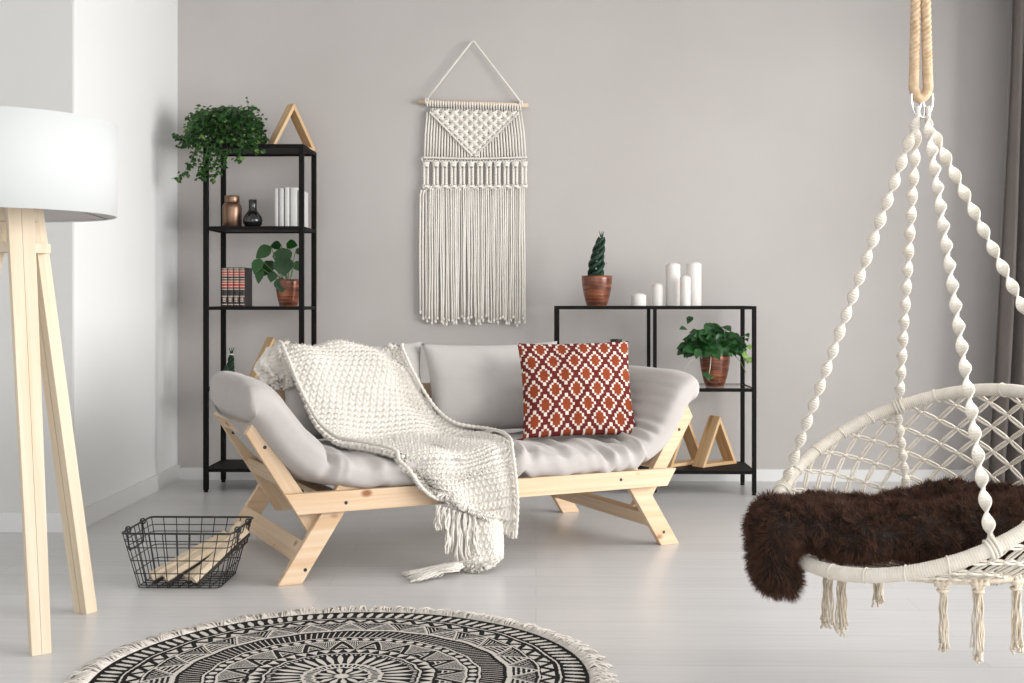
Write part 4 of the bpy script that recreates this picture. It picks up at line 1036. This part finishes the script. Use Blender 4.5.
# net between the hoops
mb = MB(); NCOL = 26; RH = .033
def netD(k):
    td = 360*k/NCOL+3; U_ = bigring(td); h = Vector((U_.x, U_.y, 0)).normalized(); return U_, sc_+h*SR, h
def netpt(k, r):
    U_, L_, h = netD(k); D = (U_-L_).length; f = min(1, r*RH/D)
    return U_.lerp(L_, f)+h*(math.sin(PI*f)*min(.045, D*.12))
def cord_pair(mb, a, b, r=.0031, gap=.0036):
    a, b = Vector(a), Vector(b); d = (b-a)
    if d.length < .004: return
    s = d.normalized().cross(Vector((0, 1, 0))); s = s.normalized() if s.length > .1 else Vector((1,0,0))
    for g in (-1, 1): tube(mb, [a+s*g*gap*.3, a.lerp(b, .3)+s*g*gap, a.lerp(b, .7)+s*g*gap, b+s*g*gap*.3], r, 5)
def nknot(mb, p, r=.0068):
    tube(mb, [p+Vector((-r*1.3,0,r*.3)), p+Vector((-.2*r,-.9*r,.1*r)), p+Vector((r*1.3,0,-r*.2))], r*.62, 6); tube(mb, [p+Vector((-r*1.1,0,-r*.8)), p+Vector((.2*r,-.7*r,-.2*r)), p+Vector((r*1.1,0,r*.9))], r*.55, 6)
for k in range(NCOL):
    for r in range(18):
        kk = k+.5*(r % 2); U_, L_, h = netD(kk); f0 = r*RH/(U_-L_).length
        if f0 >= 1: continue
        for s in (-.5, .5): cord_pair(mb, netpt(kk, r), netpt(kk+s, r+1))
        if r: nknot(mb, netpt(kk, r), .0058)
build('side_net', mb, M['cord'], sw)
mb = MB()
def seatpt(r_, a): return sc_+Vector((SR*r_*math.cos(a), SR*r_*math.sin(a), -.045*(1-r_*r_)))
NS = 22
for ri in range(6):
    r0, r1 = 1-ri*.15, 1-(ri+1)*.15; sh = .5*(ri % 2)
    for k in range(NS):
        for s in (-.5, .5): cord_pair(mb, seatpt(r0, 2*PI*(k+sh)/NS), seatpt(r1, 2*PI*(k+sh+s)/NS), .0028)
build('seat_net', mb, M['cord_tan'], sw)
for td in (254, 163):
    mb = MB(); sinnet(mb, bigring(td)-Vector((0,0,.02)), netpt((td-3)/360*NCOL, 7.5), pitch=.034, wa=.0105, wb=.006); build('back_strap', mb, M['cord'], sw)
# tassels round the seat hoop
random.seed(31)
for ad in (-103, -85, -62, -38, -12, 105, 174, -163):
    a = R(ad); p = seatring(a); mb = MB(); hd = Vector((math.cos(a), math.sin(a), 0)); tg = Vector((-math.sin(a), math.cos(a), 0))
    for q in range(3):
        o_ = tg*(q-1)*.013; tube(mb, [p+o_+Vector((0,0,.012)), p+o_+hd*.013, p+o_*.5+Vector((0,0,-.018))+hd*.006, p+Vector((0,0,-.03))], .0045, 6); nknot(mb, p+o_*.8+hd*.006-Vector((0,0,.008)), .0075)
    tube(mb, [p+Vector((.010*math.cos(q), .010*math.sin(q), -.026)) for q in [2*PI*z/12 for z in range(12)]], .0042, 6, closed=True)
    L_ = .135+rnd(-.008,.012)
    for q in range(22):
        b = rnd(0, 2*PI); rr = .009*rnd(0,1)**.5; ph = rnd(0, 6); sp = rnd(1.1, 2.0); ll = L_+rnd(-.014,.010)
        tube(mb, [p+Vector((rr*math.cos(b)*(1+(sp-1)*f)+.0022*math.sin(f*14+ph), rr*math.sin(b)*(1+(sp-1)*f)+.0022*math.cos(f*12+ph), -.024-ll*f)) for f in [z/11 for z in range(12)]], .00165, 4)
        if q % 2: e = p+Vector((rr*math.cos(b)*sp, rr*math.sin(b)*sp, -.022-ll)); tube(mb, [e, e+Vector((rnd(-.006,.006), rnd(-.005,.005), -.012))], .003, 4)
    build('tassel', mb, M['cord_tan'], sw)

# ------------------------------------------------------------------ brown fur throw in the chair
def atp(u, v, z):
    th = R(1.14); x = (u-512)/1205; return Vector((0,0,.965))+z*(Vector((-math.sin(th), math.cos(th), 0))+x*Vector((math.cos(th), math.sin(th), 0))+Vector((0,0,(300-v)/1205)))
blobs = [(772,560,2.86,.050,.10,.088),(776,530,2.88,.062,.13,.080),(800,522,2.92,.085,.15,.055),(850,531,2.88,.14,.14,.056),(915,531,2.90,.15,.15,.062),(985,526,2.92,.15,.18,.062),(1050,520,2.95,.13,.18,.060),(1110,512,2.98,.09,.15,.055),
  (840,512,3.06,.13,.09,.045),(905,513,3.10,.11,.09,.052),(955,506,3.12,.13,.09,.060),(1010,508,3.12,.13,.10,.058),(1065,508,3.10,.10,.10,.055),(788,578,2.84,.028,.06,.050),(985,548,2.84,.10,.07,.038),(1040,545,2.88,.12,.12,.045),(1085,535,2.92,.09,.12,.05),(1000,562,2.84,.17,.10,.024),(1050,560,2.88,.16,.14,.03)]
bm = bmesh.new()
for u, v, z, rx, ry, rz in blobs:
    c = atp(u, v, z)-OC
    bmesh.ops.create_icosphere(bm, subdivisions=3, radius=1, matrix=Matrix.Translation(c) @ Matrix.Diagonal((rx, ry, rz, 1)))
tm = bpy.data.meshes.new('t'); bm.to_mesh(tm); bm.free(); to = bpy.data.objects.new('t', tm); C.objects.link(to)
m_ = to.modifiers.new('r', 'REMESH'); m_.mode = 'VOXEL'; m_.voxel_size = .011; m_ = to.modifiers.new('s', 'SMOOTH'); m_.iterations = 12; m_.factor = .6
bpy.context.view_layer.update(); ev = to.evaluated_get(bpy.context.evaluated_depsgraph_get()); em = ev.to_mesh()
vc = np.empty(len(em.vertices)*3); em.vertices.foreach_get('co', vc); vc = vc.reshape(-1, 3)
vn = np.array([v.normal[:] for v in em.vertices]); em.calc_loop_triangles(); tr = np.array([t.vertices[:] for t in em.loop_triangles])
polys = [tuple(p.vertices) for p in em.polygons]; ev.to_mesh_clear(); bpy.data.objects.remove(to); bpy.data.meshes.remove(tm)
for i in range(len(vc)):
    vc[i] += vn[i]*(.009*nz(vc[i][0]*11, vc[i][1]*11, vc[i][2]*13)+.004*nz(vc[i][0]*34, vc[i][1]*34, vc[i][2]*34))
A_ = vc[tr[:,0]]; B_ = vc[tr[:,1]]; C_ = vc[tr[:,2]]; ar = np.linalg.norm(np.cross(B_-A_, C_-A_), axis=1)
rng = np.random.default_rng(4); NF = 95000
pk = rng.choice(len(tr), NF, p=ar/ar.sum()); r1 = np.sqrt(rng.random(NF))[:, None]; r2 = rng.random(NF)[:, None]
pos = A_[pk]*(1-r1)+B_[pk]*r1*(1-r2)+C_[pk]*r1*r2; nr = vn[tr[pk,0]]*(1-r1)+vn[tr[pk,1]]*r1*(1-r2)+vn[tr[pk,2]]*r1*r2
nr /= np.linalg.norm(nr, axis=1)[:, None]
fld = np.array([noise.noise_vector(Vector(p*26)) for p in pos])+.6*np.array([noise.noise_vector(Vector(p*60)) for p in pos])
d1 = nr*1.0+fld*1.1+np.array([0, 0, -.25])+rng.normal(0, .12, (NF, 3)); d1 /= np.linalg.norm(d1, axis=1)[:, None]
bad = (d1*nr).sum(1) < .15; d1[bad] += nr[bad]*.6; d1 /= np.linalg.norm(d1, axis=1)[:, None]
d2 = d1+fld*.8+np.array([0, 0, -.45]); d2 /= np.linalg.norm(d2, axis=1)[:, None]
ln = rng.uniform(.013, .026, NF)[:, None]; sd = np.cross(d1, rng.normal(0, 1, (NF, 3))); sd /= np.linalg.norm(sd, axis=1)[:, None]
wd = .00062
P0 = pos-nr*.002; P1 = P0+d1*ln*.55; P2 = P1+d2*ln*.55
V = np.stack([P0-sd*wd, P0+sd*wd, P1-sd*wd*.85, P1+sd*wd*.85, P2], 1).reshape(-1, 3); base = np.arange(NF)[:, None]*5
Q = base+np.array([[0, 1, 3, 2]]); T3 = base+np.array([[2, 3, 4]])
nb = len(vc); bt = tr
allv = np.vstack([vc, V]); q_ = Q+nb; t3 = np.vstack([bt, T3+nb])
me = bpy.data.meshes.new('fur_throw'); me.vertices.add(len(allv)); me.vertices.foreach_set('co', allv.astype(np.float32).ravel())
me.loops.add(len(q_)*4+len(t3)*3); me.loops.foreach_set('vertex_index', np.concatenate([q_.ravel(), t3.ravel()]).astype(np.int32))
me.polygons.add(len(q_)+len(t3)); me.polygons.foreach_set('loop_start', np.concatenate([np.arange(len(q_))*4, len(q_)*4+np.arange(len(t3))*3]).astype(np.int32))
me.polygons.foreach_set('loop_total', np.concatenate([np.full(len(q_), 4), np.full(len(t3), 3)]).astype(np.int32)); me.update(calc_edges=True)
at_ = me.attributes.new('tip', 'FLOAT', 'POINT'); at_.data.foreach_set('value', np.concatenate([np.zeros(nb), np.tile([.1,.1,.6,.6,1.], NF)]).astype(np.float32))
def fur_mat():
    m = mat('dark_brown_sheepskin', (.02,.01,.006), .75, spec=.25); nt = m.node_tree; L = nt.links.new; b = nt.nodes['Principled BSDF']
    a = nt.nodes.new('ShaderNodeAttribute'); a.attribute_name = 'tip'; tc = nt.nodes.new('ShaderNodeTexCoord')
    n = nt.nodes.new('ShaderNodeTexNoise'); n.inputs['Scale'].default_value = 30; L(tc.outputs['Object'], n.inputs['Vector'])
    mu = nt.nodes.new('ShaderNodeMath'); mu.operation = 'MULTIPLY'; L(a.outputs['Fac'], mu.inputs[0]); L(n.outputs[0], mu.inputs[1])
    r = nt.nodes.new('ShaderNodeValToRGB'); e = r.color_ramp.elements; e[0].color = (.013,.0065,.004,1); e[1].position = .60; e[1].color = (.115,.052,.030,1)  # tips paler than roots, with highlights and dark hollows put into the contrast
    L(mu.outputs[0], r.inputs[0]); L(r.outputs[0], b.inputs['Base Color']); return m
me.materials.append(fur_mat())
fo = bpy.data.objects.new('fur_throw', me); C.objects.link(fo); fo.location = OC
tag(fo, 'shaggy dark brown fur throw lying in the hanging chair', 'fur throw')
